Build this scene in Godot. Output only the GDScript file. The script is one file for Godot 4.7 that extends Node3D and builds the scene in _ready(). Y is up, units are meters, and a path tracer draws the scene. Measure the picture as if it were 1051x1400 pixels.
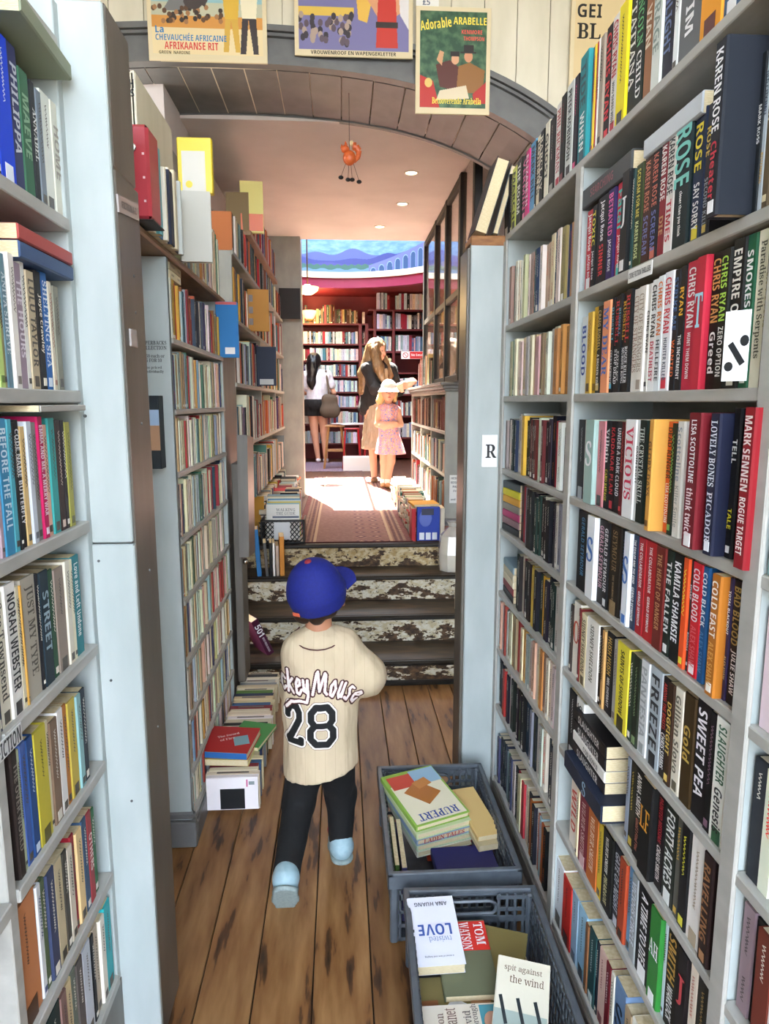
extends Node3D
# A narrow second-hand bookshop: two bookcases, worn steps under a boarded arch, a passage and a red room behind.
var used := {}
var mats := {}
var texts := {}
var rng := RandomNumberGenerator.new()
var stuff: SurfaceTool
var noise := FastNoiseLite.new()
const ROWS := {
	"T": [2.180, -2.6274, "717|1c1a1c|205|c8c0b0;328|3a3838|200;630|c9cf6a|205|20240f|MARCH;657|22221f|210|e8e8e0|THE ROOM;493|2a2024|205|d86a94|VERMIN;428|d0407c|205|f4d8e4|ELIZABETH;625|5f9fc8|212|1c2c40|MARK BILL;168|1a1a1a|200;416|e6dcc0|205|30281c|ROBERTS;408|1c1c1a|205|efe8d4|BARCLAY;452|e8e2cc|212|2a241c|GHOST;559|20201e|205|9a968c;555|eceae4|222|b01c34|PHIL RICKMAN;425|24241f|222|7c2c30;574|d8dcd8|230|141414|PETER ROBINSON;348|24202c|228|d83c78;423|-;591|2c8c92|238|0c4a54|TIDE|e8f4f4|WHEN|14;120|3a6a86|236;120|e8c83c|236|c02c20;120|c43c34|236;91|e9e6df|238|181614|CHRIS RYAN|701820;283|a89888|236|20100c;407|201a1a|240|d8222c|CHRIS RYAN;429|ece8e0|240|b81c2c|CHRIS RYAN|28241f|WHO DARES WINS;524|f0dc24|240|2a2410;416|18181a|238|e8e6de|TATIANA|b02020;428|1b231c|238|6cc07c|LINCOLN|f0f0ec|CHILD;371|9c6a48|236|e8d8c0|VIAN;414|d9ded6|238|8a9890|MIRAGE;418|2c2a34|240|6a7ca8|MOONLIGHT|b07440;227|e8ecec|240;785|6a6c6e|240|f0f0f0|PEMAN|f0f0f0|IM;693|e79a2c|232|5a1c18;518|3c5a78|236|e0e0e0;561|2a1c1a|238|d8c8a0"],
	"N2": [1.867, -1.7376, "463|c8303c|182|f0f0f0|Jacqui Rose|e8f0f4|JACQUI ROSE;319|1a1a1c|182|e4d840|TOXIC|f0f0f0|Jacqui Rose;657|1c1a1e|190|f4f4f4|Jacqui Rose|d82c34|SINNER;403|35265a|190|e86aa8|BETRAYED|e8e8f0|JACQUI ROSE;439|cf3048|192|3cc8b8|Fatal|f8f0f0|Jacqui Rose;399|17191b|200|f0f0f0|J|26c0b0||10;138|2a4a48|196;372|37401f|198|e0d060|SCREAM FOR ME|d8e0a0|KAREN ROSE;393|4a2a1e|200|c87858|KAREN ROSE|7478a8|SCREAM;372|201c20|202|c86a54|KAREN ROSE|6870b0|SCREAM;307|8c2430|204|f0e4e0|KAREN ROSE|c89060|DIE;351|f0ece6|206|241c1e|KAREN ROSE|c03040|TIMES;544|1b2a2c|208|7cd0c4|ROSE|f4f4f0|closer than you think;379|23304c|208|f0dc30|ROSE|f4f4f4|SAY SORRY;230|2a2a30|206|d8c060|ROSE|90a0b0|SECOND KILL;994|-;320|20242c|238|f4f4f4|KAREN ROSE|c82840|Cheater|52;120|22262a|214|f0f0f0|MARK ROSS;103|b9c4cc|216|22304c|OLD CITY HALL|c8a048|ROTENBERG;174|6a5a44|205|e8d8b0"],
	"N3": [1.620, -1.7382, "430|dfe4e2|184|1c3c8c|BLOOD|1c3c8c;349|d0a848|190|4c3818;306|caa02c|198|7a5a10;309|221e18|196|d0b470|CRAIG RUSSELL|f0ece0|A BROKEN KISS;459|ee9a6c|202|3c6cc0|MY DEAR|a03c20;209|161618|204|58b0c8|RUSSELL|e8e8e8|COLD SACRIFICE;279|161618|205|cc2c34|RUSSELL|e8e8e8|STOP DEAD;164|161618|206|64b4d8|RUSSELL|e8e8e8|FATAL ACT;220|161618|207|e0b438|RUSSELL|e8e8e8|MURDER RING;290|161618|208|d42c38|RUSSELL|f0f0f0|ROGUE KILLER;333|ece6dc|204|b09080|CITY OF STRANGERS;353|e8e2d8|204|a89888|CITY OF STRANGERS;170|d8d4cc|204|303030|CHRIS RYAN;296|f4f4f2|208|141414|CHRIS RYAN|c03c50|DEATHLIST;274|e4e8ea|210|e0742c|CHRIS RYAN|40484c|HELLFIRE;369|f0f0f2|212|d02c40|CHRIS RYAN|50586c|HUNTER KILLER;221|1a1a20|210|4870a0|STRIKE ME|e06a30|WANTED;230|17161a|212|eeb42c|RYAN|f4f4f4|THE INCREMENT;433|c02c44|214|f4e8ea|CHRIS RYAN|f4e8ea|HUNT THEM DOWN;325|bf2a3e|214|a8dcec|T|a8dcec||6;356|17140f|214|e0a45c|CHRIS RYAN|f4f4f0|Greed;286|1a1a16|212|b0dc54|CHRIS RYAN|f0f0ec|ZERO OPTION;353|1c1c1a|226|e8e4d8|EMPIRE OF SAND;255|1f5a3c|224|f4f4f0|SMOKESCREEN|e8e0c0;316|e9e4cc|226|4c4c34|Paradise with Serpents;177|1d1f24|215|8a7c40|IN FUTURE"],
	"N4": [1.360, -1.7386, "572|33363a|196|a8acb0;302|c9c8bc|196|505050;578|9cb8b0|198|f0f0f0|S|||8;449|d48890|196|2a1c20;298|1b1a1c|198|f0f0f0|Villain|e8e04c|CARO SAVAGE;321|1a1416|198|c83440|KADDAKAR PLAN;333|1c1c20|198|d8dce0|UNDER A DARK CLOUD;185|5a181c|198|d04c4c;552|eeeeec|204|d02c50|VICIOUS|90a0a8;146|e8ebe9|204|30342f|GAVIN SCOTT;353|16241f|204|e8f0e8|THE CRYSTAL SKULL;556|-;211|d09a48|208|6a4410|GLORY DAYS|||24;254|e2622c|204|3a1c10|DEAD RINGER|f8f4f0|LISA SCOTTOLINE;204|1a241c|202|7cb060;267|e7e2d8|206|98a0a8|Scottoline|a8a8a0|Killer Smile;537|-;419|701c24|222|f4f0f0|LISA SCOTTOLINE|f4e0e0|think twice|26;202|-;295|20243a|222|e8ecf4|LOVELY BONES|d8dce8|PICADOR|18;206|16161a|230|f4f4f4|TELL|f0e838|TALE;428|-;290|8a1c24|232|f0dcd8|MARK SENNEN|f8e8e0|ROGUE TARGET|24"],
	"N5": [1.135, -1.6985, "815|15171a|200|4c88b0|GERALD SEYMOUR|a8b4bc;528|e9ecee|200|3c70b8|S|||6;451|1d181a|198|c898a8|GERALD SEYMOUR;299|18181a|198|e0e0e0|GERALD SEYMOUR;616|241e18|200|8c7450|SEYMOUR|a89068|THE WALKING DEAD;263|141820|200|4c6ca0;330|dfe4ea|198|3c70b8|S|||4;261|24324c|204|f0f0f0|THE DEALER AND THE DEAD|f0f0f0|GERALD SEYMOUR;358|a8222a|206|f4e8e4|THE COLLABORATOR|f4f4f4|GERALD SEYMOUR;472|b02428|208|f4e8e4|THE COLLABORATOR|f4f4f4|GERALD SEYMOUR;399|6c2420|206|c09060|THE HEART OF DANGER;283|1a2620|206|e8e8e4|THE FALLEN;372|161616|212|f4f4f4|KAMILA SHAMSIE;218|e05424|206|f0e040;106|20242a|206|c8ccd0|SHARP|c8ccd0|ROADKILL;334|d02430|212|f4e4e4|COLD BLOOD|e06068|ALEX SHAW;213|22588c|212|e8f0f8|COLD BLACK|4880b0|ALEX SHAW;269|-;282|b06c24|212|f8f0e0|COLD EAST|d8a050|ALEX SHAW|14;93|2a2040|212|f0f0f4|TOTAL BLACKOUT|b8a070|ALEX SHAW;285|1c181a|216|a88c4c|BAD BLOOD|f0ece8|JULIE SHAW;248|d4d0cc|214|787470|JULIE SHAW|3c90d0|OUR VINNIE"],
	"N6": [0.898, -1.7332, "182|3a302c|180;526|ece6d8|196|c05030|O;141|6a2422|190;409|e8d9b0|184|5c5038|SIDNEY SHELDON;814|f0ece2|188|6a6450|SIDNEY SHELDON;192|2a201c|186;187|c89c60|186|40301c;451|17171c|190|cfae58|HUSH HUSH|d8d8d8|MEL SHERRATT;259|a8a4a0|186|6c5c58;650|e8d840|192|38340c|SAINTS OF SHADOW|38340c;230|2c3c2c|190;296|242c20|190|7c9868;388|d6d8d8|196|a0a4a4|PANTESIA;529|b6c0c6|198|141c24|FREEZE;280|1d1a1e|196|c83838|AMONG THE BEASTS|f0f0f0|CHRIS SIMMS;240|382418|196|e8c868|DOGFIGHT;330|e9e0cc|198|68604c|Gillian Slovo;393|3a2a14|202|c8a850|Gold|c8a850;455|19171b|212|f4f0f4|SWEET PEA|505058;239|121214|206|7c5c70;471|f0efe6|226|2c5c3c|SLAUGHTER|181c18|Genesis"],
	"N7": [0.675, -1.7111, "599|1e2022|182|d8d8d8;563|e7e4dc|186|2a2a2a|SLAUGHTER"],
	"N7b": [0.675, -1.3422, "198|9098a8|186;306|2c2a20|190|c0a848;437|151417|194|f0ece8|ANNA SMITH|b86c58|Until I Find You;511|161616|200|e09a30|LF|||10;321|1d181a|202|b02c38|PAINTED MESSIAH|e8e0dc|CRAIG SMITH;484|20261f|204|e8ece8|FORTY ACRES;215|585850|202|c8a038;316|1c1c1e|200|e0dc30;489|e4dfd8|210|a89880;313|2a1c1c|206|a07048|RAVELLING|||4;386|1f1c20|206|f0f0f0|THE VICTIMS"],
	"N8": [0.445, -1.6757, "598|ebdfd0|182|c84838|WILD;172|e8d8b0|180;657|7c2434|186|d8b0b0|WILBUR SMITH;660|b8642c|188|f0d8c0|WILBUR SMITH;288|d8b838|188;592|1c1c1a|192|f4f0e4|WILBUR SMITH|e0d8a0|PHARAOH;386|20222a|190|b8bcc4|GATE OF NIGHT;367|a84428|186|301810;236|6c9cc0|190;303|9aa0a0|192|d8e0e8|VICIOUS CIRCLE;673|151517|198|f4f4f4|A TIME TO DIE;457|2f7c34|196|f4f4f4|AH|||6;125|c8d8e0|192;450|1c1610|200|b88c3c|SMITH|e8e8e8|WARLOCK;366|1a1416|196|c0303c|J;268|eadcc8|196|c87c64;406|28241e|198|a08040;287|221c1c|196"],
	"N9": [0.145, -1.7704, "752|e6e8ea|190;698|c03028|186|3a1010;477|96b0c4|190|304860;619|9cc4dc|190|283848;215|8a5c3c|184;465|2c4c4c|192|d0e0dc;150|20242c|190;433|d8b4a4|190|803038;277|6a1c24|190|e8d0d0;224|e0dac8|188|404030;595|6c86a8|194|141c2c|S;360|b09878|180;671|e8e2d2|186|60503c;516|4c5c6c|190;480|2a2624|188|c0b8a8"],
	"L0": [1.967, -1.2479, "202|1d1d1f|230;580|1c48d8|236|e8ecf8;395|3a4068|240|c8ccd8|PHILIPPA;405|3c6c50|215|88b08c|MAEVE;229|26282a|210|e0e0dc|ANNABEL;271|7c8690|205;465|e2e4da|215;419|d9d8c8|215|a0988c|HOME"],
	"L1": [1.623, -1.1865, "100|d8ccb8|210;215|b9d07c|230|688040;175|a49c6c|225;219|6c8c98|220|d8e4e8|ANITA SHREVE;256|e4ddd4|225|807870;297|a08c98|215|e0d4dc|THE HOURS;185|eceae2|220;354|c9b898|210|54483c|LULU TAYLOR;270|23201f|215|f0e4d0|Joyce Crawley;317|2c6cb4|218|dce8f4|SHELTING SEA;183|d8ccb4|205|a07060;302|8a8878|200"],
	"L2": [1.345, -1.1369, "200|c0b4a4|225;129|a89098|225;348|3c84a8|228|cfe4ee|BEFORE THE FALL;196|54a8b8|226;115|1a1a1a|220;236|1c1b1c|224|f0f0f0|CODE NAME BUTTERFLY;214|d9b87c|212;222|c4c8d0|220|6c7078;230|8e8c88|218;238|bb1f58|228|f4dce4|EMMA AND ME. A MERRY WAR;246|e8b49c|212;330|3c9c98|224;268|3a2622|220|d0b8a8;198|2a2024|218;286|a4a04c|214|5c5c24"],
	"L3": [1.067, -1.0872, "275|242a48|235;371|ddd6c2|225|48443c|Sue Townsend|903028;424|e4e0d8|232|2c2c2c|NORAH WEBSTER;148|e0d4b4|220;60|c89848|218;602|b0a898|225|4c4438|JUST MY TYPE;134|1c1c20|222;419|22323c|220|98b0bc|STREET;238|2c5038|215;482|948478|210;285|e0d8c4|215;168|ece4c8|212;437|2c8088|214|e8f0ec|Love and Left Undone"],
	"L4": [0.787, -1.1236, "230|2a211e|232|90887c|THE OVER WORLD;118|b4c0a0|225;243|4460a0|228;285|27487c|226|c8d4e4;540|c2b43c|222|5c541c;142|e0d8bc|220;368|7c6450|210|d8d0c0;309|e4e0da|215;241|c07830|212;420|c8b048|208;264|8cb4b4|205;273|1c2430|206"],
	"L5": [0.507, -1.0845, "889|c07c50|235|4a2c1c;200|d8d8d8|225|404c70;206|5c6c4c|222;359|3c4460|220;378|c8b894|216;237|48443c|212;287|d8ccb8|205;212|9c2430|214;352|e8c890|206;275|38506c|212;285|a03c40|210|f0d8d0|OTHERS;245|2c6c40|200"],
	"L6": [0.230, -1.1705, "586|1c3030|228;313|8c6c64|222;327|d8c498|218;255|6c7468|220;354|5c5450|216;467|c8ccd4|215;195|181a1e|210;301|c8b8a0|212;313|e8e0d0|208;436|2caab0|215"],
}

const CREAM := Color(0.80, 0.75, 0.62)
const ORD := ["first", "second", "third", "fourth", "fifth", "sixth", "seventh", "eighth", "ninth", "tenth", "eleventh", "twelfth", "thirteenth", "fourteenth", "fifteenth", "sixteenth", "seventeenth", "eighteenth", "nineteenth", "twentieth", "twenty-first", "twenty-second", "twenty-third", "twenty-fourth", "twenty-fifth", "twenty-sixth", "twenty-seventh", "twenty-eighth", "twenty-ninth", "thirtieth", "thirty-first", "thirty-second", "thirty-third", "thirty-fourth", "thirty-fifth", "thirty-sixth", "thirty-seventh", "thirty-eighth", "thirty-ninth", "fortieth"]

# ---------------------------------------------------------------- helpers
func numbered(n: String) -> String:
	if not used.has(n):
		used[n] = 0
		return n
	used[n] += 1
	return "%s_%03d" % [n, used[n]]

func mat(key: String, col: Color, rough := 0.6, metal := 0.0) -> StandardMaterial3D:
	if mats.has(key):
		return mats[key]
	var m := StandardMaterial3D.new()
	m.albedo_color = col
	m.roughness = rough
	m.metallic = metal
	mats[key] = m
	return m

func hexm(h: String, rough := 0.42) -> StandardMaterial3D:
	return mat("hex" + h + str(rough), Color(h), rough)

func noisy(key: String, a: Color, b: Color, freq: float, scale: Vector3, rough := 0.6, bump := 0.0) -> StandardMaterial3D:
	var m := mat(key, Color.WHITE, rough)
	var n := FastNoiseLite.new()
	n.noise_type = FastNoiseLite.TYPE_SIMPLEX_SMOOTH
	n.frequency = freq
	n.fractal_octaves = 5
	n.seed = key.length() * 7 + 3
	var g := Gradient.new()
	g.set_color(0, a)
	g.set_color(1, b)
	m.albedo_texture = noise_image(n, g)
	m.uv1_triplanar = true
	m.uv1_world_triplanar = true
	m.uv1_scale = scale
	return m

func noise_image(n: FastNoiseLite, g: Gradient, size := 256) -> ImageTexture:
	var im := n.get_seamless_image(size, size)
	var o := Image.create(size, size, false, Image.FORMAT_RGB8)
	for y in size:
		for x in size:
			o.set_pixel(x, y, g.sample(im.get_pixel(x, y).r))
	o.generate_mipmaps()
	return ImageTexture.create_from_image(o)

func tag(o: Node, label: String, category: String, group := "", kind := "") -> Node:
	if label != "": o.set_meta("label", label)
	if category != "": o.set_meta("category", category)
	if group != "": o.set_meta("group", group)
	if kind != "": o.set_meta("kind", kind)
	return o

func thing(called: String, label: String, category: String, at := Vector3.ZERO, group := "", kind := "") -> Node3D:
	var o := Node3D.new()
	o.name = numbered(called)
	add_child(o)
	o.position = at
	tag(o, label, category, group, kind)
	return o

func ns() -> SurfaceTool:
	var st := SurfaceTool.new()
	st.begin(Mesh.PRIMITIVE_TRIANGLES)
	return st

func put(st: SurfaceTool, called: String, m: Material, parent: Node) -> MeshInstance3D:
	var o := MeshInstance3D.new()
	o.mesh = st.commit()
	o.material_override = m
	o.name = called if parent != self else numbered(called)
	parent.add_child(o, true)
	return o

func quad(st: SurfaceTool, a: Vector3, b: Vector3, c: Vector3, d: Vector3, col := Color.WHITE) -> void:
	var n := (c - a).cross(b - a).normalized()
	var ps := [a, b, c, a, c, d]
	var uvs := [Vector2(0, 0), Vector2(1, 0), Vector2(1, 1), Vector2(0, 0), Vector2(1, 1), Vector2(0, 1)]
	for i in 6:
		st.set_normal(n)
		st.set_color(col)
		st.set_uv(uvs[i])
		st.add_vertex(ps[i])

func tri(st: SurfaceTool, a: Vector3, b: Vector3, c: Vector3, col := Color.WHITE) -> void:
	var n := (c - a).cross(b - a).normalized()
	for p in [a, b, c]:
		st.set_normal(n)
		st.set_color(col)
		st.set_uv(Vector2.ZERO)
		st.add_vertex(p)

func box(st: SurfaceTool, c: Vector3, s: Vector3, b := Basis.IDENTITY, col := Color.WHITE) -> void:
	var h := s / 2
	var v: Array[Vector3] = []
	for i in 8:
		v.append(c + b * Vector3(h.x if i & 1 else -h.x, h.y if i & 2 else -h.y, h.z if i & 4 else -h.z))
	quad(st, v[6], v[7], v[5], v[4], col)
	quad(st, v[3], v[2], v[0], v[1], col)
	quad(st, v[7], v[3], v[1], v[5], col)
	quad(st, v[2], v[6], v[4], v[0], col)
	quad(st, v[2], v[3], v[7], v[6], col)
	quad(st, v[4], v[5], v[1], v[0], col)

# chamfered box from corner to corner
func slab(st: SurfaceTool, lo: Vector3, hi: Vector3, r := 0.003, col := Color.WHITE) -> void:
	var c := (lo + hi) / 2
	var h := (hi - lo) / 2
	r = min(r, min(h.x, min(h.y, h.z)) * 0.8)
	for ax in 3:
		var u := (ax + 1) % 3
		var w := (ax + 2) % 3
		for s in [-1.0, 1.0]:
			var p: Array[Vector3] = []
			for k in [[-1, -1], [1, -1], [1, 1], [-1, 1]]:
				var q := Vector3.ZERO
				q[ax] = h[ax] * s
				q[u] = (h[u] - r) * k[0]
				q[w] = (h[w] - r) * k[1]
				p.append(c + q)
			if s > 0: quad(st, p[3], p[2], p[1], p[0], col)
			else: quad(st, p[0], p[1], p[2], p[3], col)
		# edges running along ax
		for su in [-1.0, 1.0]:
			for sw in [-1.0, 1.0]:
				var e: Array[Vector3] = []
				for k in [[-1, 0], [1, 0], [1, 1], [-1, 1]]:
					var q := Vector3.ZERO
					q[ax] = (h[ax] - r) * k[0]
					q[u] = (h[u] if k[1] == 0 else h[u] - r) * su
					q[w] = (h[w] - r if k[1] == 0 else h[w]) * sw
					e.append(c + q)
				if su * sw > 0: quad(st, e[3], e[2], e[1], e[0], col)
				else: quad(st, e[0], e[1], e[2], e[3], col)

func sl(called: String, m: Material, parent: Node, lo: Vector3, hi: Vector3, r := 0.003) -> MeshInstance3D:
	var st := ns()
	slab(st, lo, hi, r)
	return put(st, called, m, parent)

func tube(st: SurfaceTool, a: Vector3, b: Vector3, ra: float, rb: float, n := 10, col := Color.WHITE) -> void:
	var d := (b - a).normalized()
	var u := d.cross(Vector3.UP if absf(d.y) < 0.9 else Vector3.RIGHT).normalized()
	var w := d.cross(u)
	for i in n:
		var t0 := TAU * i / n
		var t1 := TAU * (i + 1) / n
		var e0 := u * cos(t0) + w * sin(t0)
		var e1 := u * cos(t1) + w * sin(t1)
		quad(st, a + e0 * ra, b + e0 * rb, b + e1 * rb, a + e1 * ra, col)
		tri(st, a, a + e0 * ra, a + e1 * ra, col)
		tri(st, b, b + e1 * rb, b + e0 * rb, col)

func lathe(st: SurfaceTool, c: Vector3, prof: Array, n := 20, col := Color.WHITE) -> void:
	for i in n:
		var t0 := TAU * i / n
		var t1 := TAU * (i + 1) / n
		for k in prof.size() - 1:
			var p: Vector2 = prof[k]
			var q: Vector2 = prof[k + 1]
			quad(st, c + Vector3(q.x * cos(t1), q.y, q.x * sin(t1)), c + Vector3(q.x * cos(t0), q.y, q.x * sin(t0)), c + Vector3(p.x * cos(t0), p.y, p.x * sin(t0)), c + Vector3(p.x * cos(t1), p.y, p.x * sin(t1)), col)

func sphere(st: SurfaceTool, c: Vector3, r: Vector3, n := 12, col := Color.WHITE) -> void:
	var prof := []
	for k in n + 1:
		prof.append(Vector2(sin(PI * k / n), -cos(PI * k / n)))
	for i in n * 2:
		var t0 := PI * i / n
		var t1 := PI * (i + 1) / n
		for k in n:
			var p: Vector2 = prof[k]
			var q: Vector2 = prof[k + 1]
			var vs := [Vector3(q.x * cos(t1), q.y, q.x * sin(t1)), Vector3(q.x * cos(t0), q.y, q.x * sin(t0)), Vector3(p.x * cos(t0), p.y, p.x * sin(t0)), Vector3(p.x * cos(t1), p.y, p.x * sin(t1))]
			for j in [0, 1, 2, 0, 2, 3]:
				st.set_normal((vs[j] / r).normalized())
				st.set_color(col)
				st.set_uv(Vector2.ZERO)
				st.add_vertex(c + vs[j] * r)

# lettering: flat print centred at pos, at most w long and h high, in the xy plane of the given basis
func letter(parent: Node, s: String, pos: Vector3, b: Basis, w: float, h: float, col: String, serif := false, bold := true) -> void:
	var key := s + ("s" if serif else "n")
	if not texts.has(key):
		var t := TextMesh.new()
		var f := SystemFont.new()
		f.font_names = PackedStringArray(["Droid Serif" if serif else "Droid Sans"])
		if bold: f.font_weight = 700
		t.font = f
		t.text = s
		t.font_size = 32
		t.pixel_size = 0.01
		t.depth = 0.0
		t.curve_step = 3.0
		texts[key] = t
	var tm: TextMesh = texts[key]
	var bb := tm.get_aabb()
	if bb.size.x < 0.001: return
	var ky := h / bb.size.y
	var kx: float = ky
	if bb.size.x * kx > w:
		kx = max(w / bb.size.x, ky * 0.55)
		if bb.size.x * kx > w:
			kx = w / bb.size.x
			ky = kx / 0.55
	var o := MeshInstance3D.new()
	o.mesh = tm
	o.material_override = hexm(col, 0.5)
	o.name = "lettering"
	parent.add_child(o, true)
	var cc := bb.get_center()
	o.transform = Transform3D(b * Basis.from_scale(Vector3(kx, ky, 1)), pos - b * Vector3(cc.x * kx, cc.y * ky, 0))

func colour_name(c: Color) -> String:
	var v := c.v
	if c.s < 0.16:
		if v < 0.22: return "black"
		if v < 0.45: return "charcoal"
		if v < 0.7: return "grey"
		if v < 0.85: return "pale grey"
		return "white"
	if v < 0.2: return "black"
	var h := c.h * 360.0
	if h > 22 and h < 68 and c.s < 0.34 and v > 0.6: return "cream"
	if h > 12 and h < 50 and v < 0.62: return "brown"
	var n := "red"
	if h < 14 or h > 345: n = "red"
	elif h < 38: n = "orange"
	elif h < 68: n = "yellow"
	elif h < 160: n = "green"
	elif h < 195: n = "teal"
	elif h < 250: n = "blue"
	elif h < 300: n = "purple"
	else: n = "pink"
	if v < 0.42: return "dark " + n
	if c.s < 0.35 and v > 0.6: return "pale " + n
	return n

# ---------------------------------------------------------------- books
func cover_mesh(t: float, h: float, d: float, c: float) -> SurfaceTool:
	var st := ns()
	var r := minf(t * 0.22, 0.004)
	var o := [Vector2(-t / 2, -d), Vector2(-t / 2, -r), Vector2(-t / 2 + r * 0.6, -r * 0.2), Vector2(t / 2 - r * 0.6, -r * 0.2), Vector2(t / 2, -r), Vector2(t / 2, -d)]
	var k := [Vector2(-t / 2 + c, -d), Vector2(-t / 2 + c, -r - c), Vector2(-t / 2 + c + r * 0.3, -r - c), Vector2(t / 2 - c - r * 0.3, -r - c), Vector2(t / 2 - c, -r - c), Vector2(t / 2 - c, -d)]
	for i in 5:
		var a := Vector3(o[i].x, 0, o[i].y)
		var b := Vector3(o[i + 1].x, 0, o[i + 1].y)
		var e := Vector3(k[i].x, 0, k[i].y)
		var f := Vector3(k[i + 1].x, 0, k[i + 1].y)
		var u := Vector3(0, h, 0)
		quad(st, a + u, b + u, b, a)
		quad(st, f + u, e + u, e, f)
		quad(st, a + u, e + u, f + u, b + u)
		quad(st, a, b, f, e)
	for s in [0, 5]:
		var a := Vector3(o[s].x, 0, o[s].y)
		var e := Vector3(k[s].x, 0, k[s].y)
		var u := Vector3(0, h, 0)
		if s == 0: quad(st, e + u, a + u, a, e)
		else: quad(st, a + u, e + u, e, a)
	return st

# origin: middle of the spine's foot; x across the spine, y up, z out of the shelf
func book(t: float, h: float, d: float, col: String, hard := false) -> Node3D:
	var o := Node3D.new()
	var c := 0.0022 if hard else 0.0006
	var cm := hexm(col, 0.5)
	cm.metallic_specular = 0.32
	put(cover_mesh(t, h, d, c), "cover", cm, o)
	var i := 0.0035 if hard else 0.0002
	var st := ns()
	box(st, Vector3(0, h / 2, -d / 2 - 0.001), Vector3(t - 2 * c - 0.0002, h - 2 * i, d - 0.008 - i))
	put(st, "page_block", mats.pages, o)
	return o

func place_book(o: Node3D, tr: Transform3D, label: String, group: String) -> Node3D:
	o.name = numbered("book")
	add_child(o)
	o.transform = tr
	tag(o, label, "book", group)
	return o

func spine_text(o: Node3D, t: float, h: float, c1: String, s1: String, c2: String, s2: String) -> void:
	var b := Basis(Vector3.BACK, -PI / 2)
	var z := 0.0006
	var serif := (s1.length() % 5) == 2
	var hh := clampf(t * 0.62, 0.006, 0.034)
	if s1 != "" and s2 != "":
		letter(o, s1, Vector3(0, h * 0.72, z), b, h * 0.46, hh, c1, serif)
		letter(o, s2, Vector3(0, h * 0.27, z), b, h * 0.36, hh * 0.85, c2 if c2 != "" else c1, serif)
	elif s1 != "":
		if s1.length() < 3: letter(o, s1, Vector3(0, h * 0.6, z), Basis.IDENTITY, t * 0.8, h * 0.3, c1, true)
		else: letter(o, s1, Vector3(0, h * 0.56, z), b, h * 0.74, hh, c1, serif)

func patch(o: Node3D, called: String, pos: Vector3, size: Vector2, col: String, b := Basis.IDENTITY) -> void:
	var st := ns()
	box(st, Vector3.ZERO, Vector3(size.x, size.y, 0.0006), Basis.IDENTITY)
	var m := put(st, called, hexm(col, 0.4), o)
	m.transform = Transform3D(b, pos)

func data_row(key: String, side: int, x: float, gap: float, words: String, group: String) -> void:
	var r: Array = ROWS[key]
	var z: float = r[1]
	var n := 0
	for e: String in (r[2] as String).split(";"):
		var f := e.split("|")
		while f.size() < 8: f.append("")
		var t := f[0].to_float() / 10000.0
		var z0 := z
		z += t * side
		if f[1] == "-": continue
		var h := minf(f[2].to_float() / 1000.0, gap - 0.004)
		var out := f[7].to_float() / 1000.0
		var hard := h > 0.22
		var d := (0.118 if h < 0.205 else 0.145) + rng.randf() * 0.008
		var w := t - 0.0008
		var o := book(w, h, d + out * 0.3, f[1], hard)
		spine_text(o, w, h, f[3] if f[3] != "" else "d0c8b8", f[4], f[5], f[6])
		var cv := Color(f[1])
		if f[4] == "" or rng.randf() < 0.35:
			# publisher's mark and bands of print
			var light := "e8e2d4" if cv.v < 0.5 else "4a4238"
			if f[3] != "": light = f[3]
			patch(o, "publisher_mark", Vector3(0, 0.014, 0), Vector2(w * 0.5, w * 0.55), light)
			if f[4] == "":
				var ts := ns()
				scribble(ts, Vector3.ZERO, Basis.IDENTITY, w * 0.24, h * 0.9, h * (0.35 + rng.randf() * 0.25))
				put(ts, "title_print", hexm(light, 0.5), o)
		var lean := (rng.randf() - 0.5) * 0.012
		var b := Basis(Vector3.UP, -PI / 2 if side > 0 else PI / 2) * Basis(Vector3.BACK, lean)
		var px := x - side * (out + (rng.randf() - 0.5) * 0.006)
		place_book(o, Transform3D(b, Vector3(px, r[0] + 0.0004 + absf(lean) * w * 0.5, (z0 + z) / 2)), "%s book, %s from left %s" % [colour_name(cv), ORD[n], words], group)
		n += 1

# small print too fine to read: one wavering ribbon down the spine
func scribble(st: SurfaceTool, p: Vector3, b: Basis, a: float, y0: float, y1: float, col := Color.WHITE) -> void:
	var y := y0
	var s := 1.0
	a = minf(a, 0.0042)
	var th := minf(a * 0.3, 0.0009)
	var last := Vector3(a * s, y, 0.0006)
	while y > y1:
		y -= a * rng.randf_range(0.4, 1.1) + 0.0004
		s = -s
		var q := Vector3(a * s * rng.randf_range(0.7, 1.0), y, 0.0006)
		var o := Vector3(0, th, 0)
		if s < 0: quad(st, p + b * (q + o), p + b * (last + o), p + b * (last - o), p + b * (q - o), col)
		else: quad(st, p + b * (last + o), p + b * (q + o), p + b * (q - o), p + b * (last - o), col)
		last = q

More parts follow.
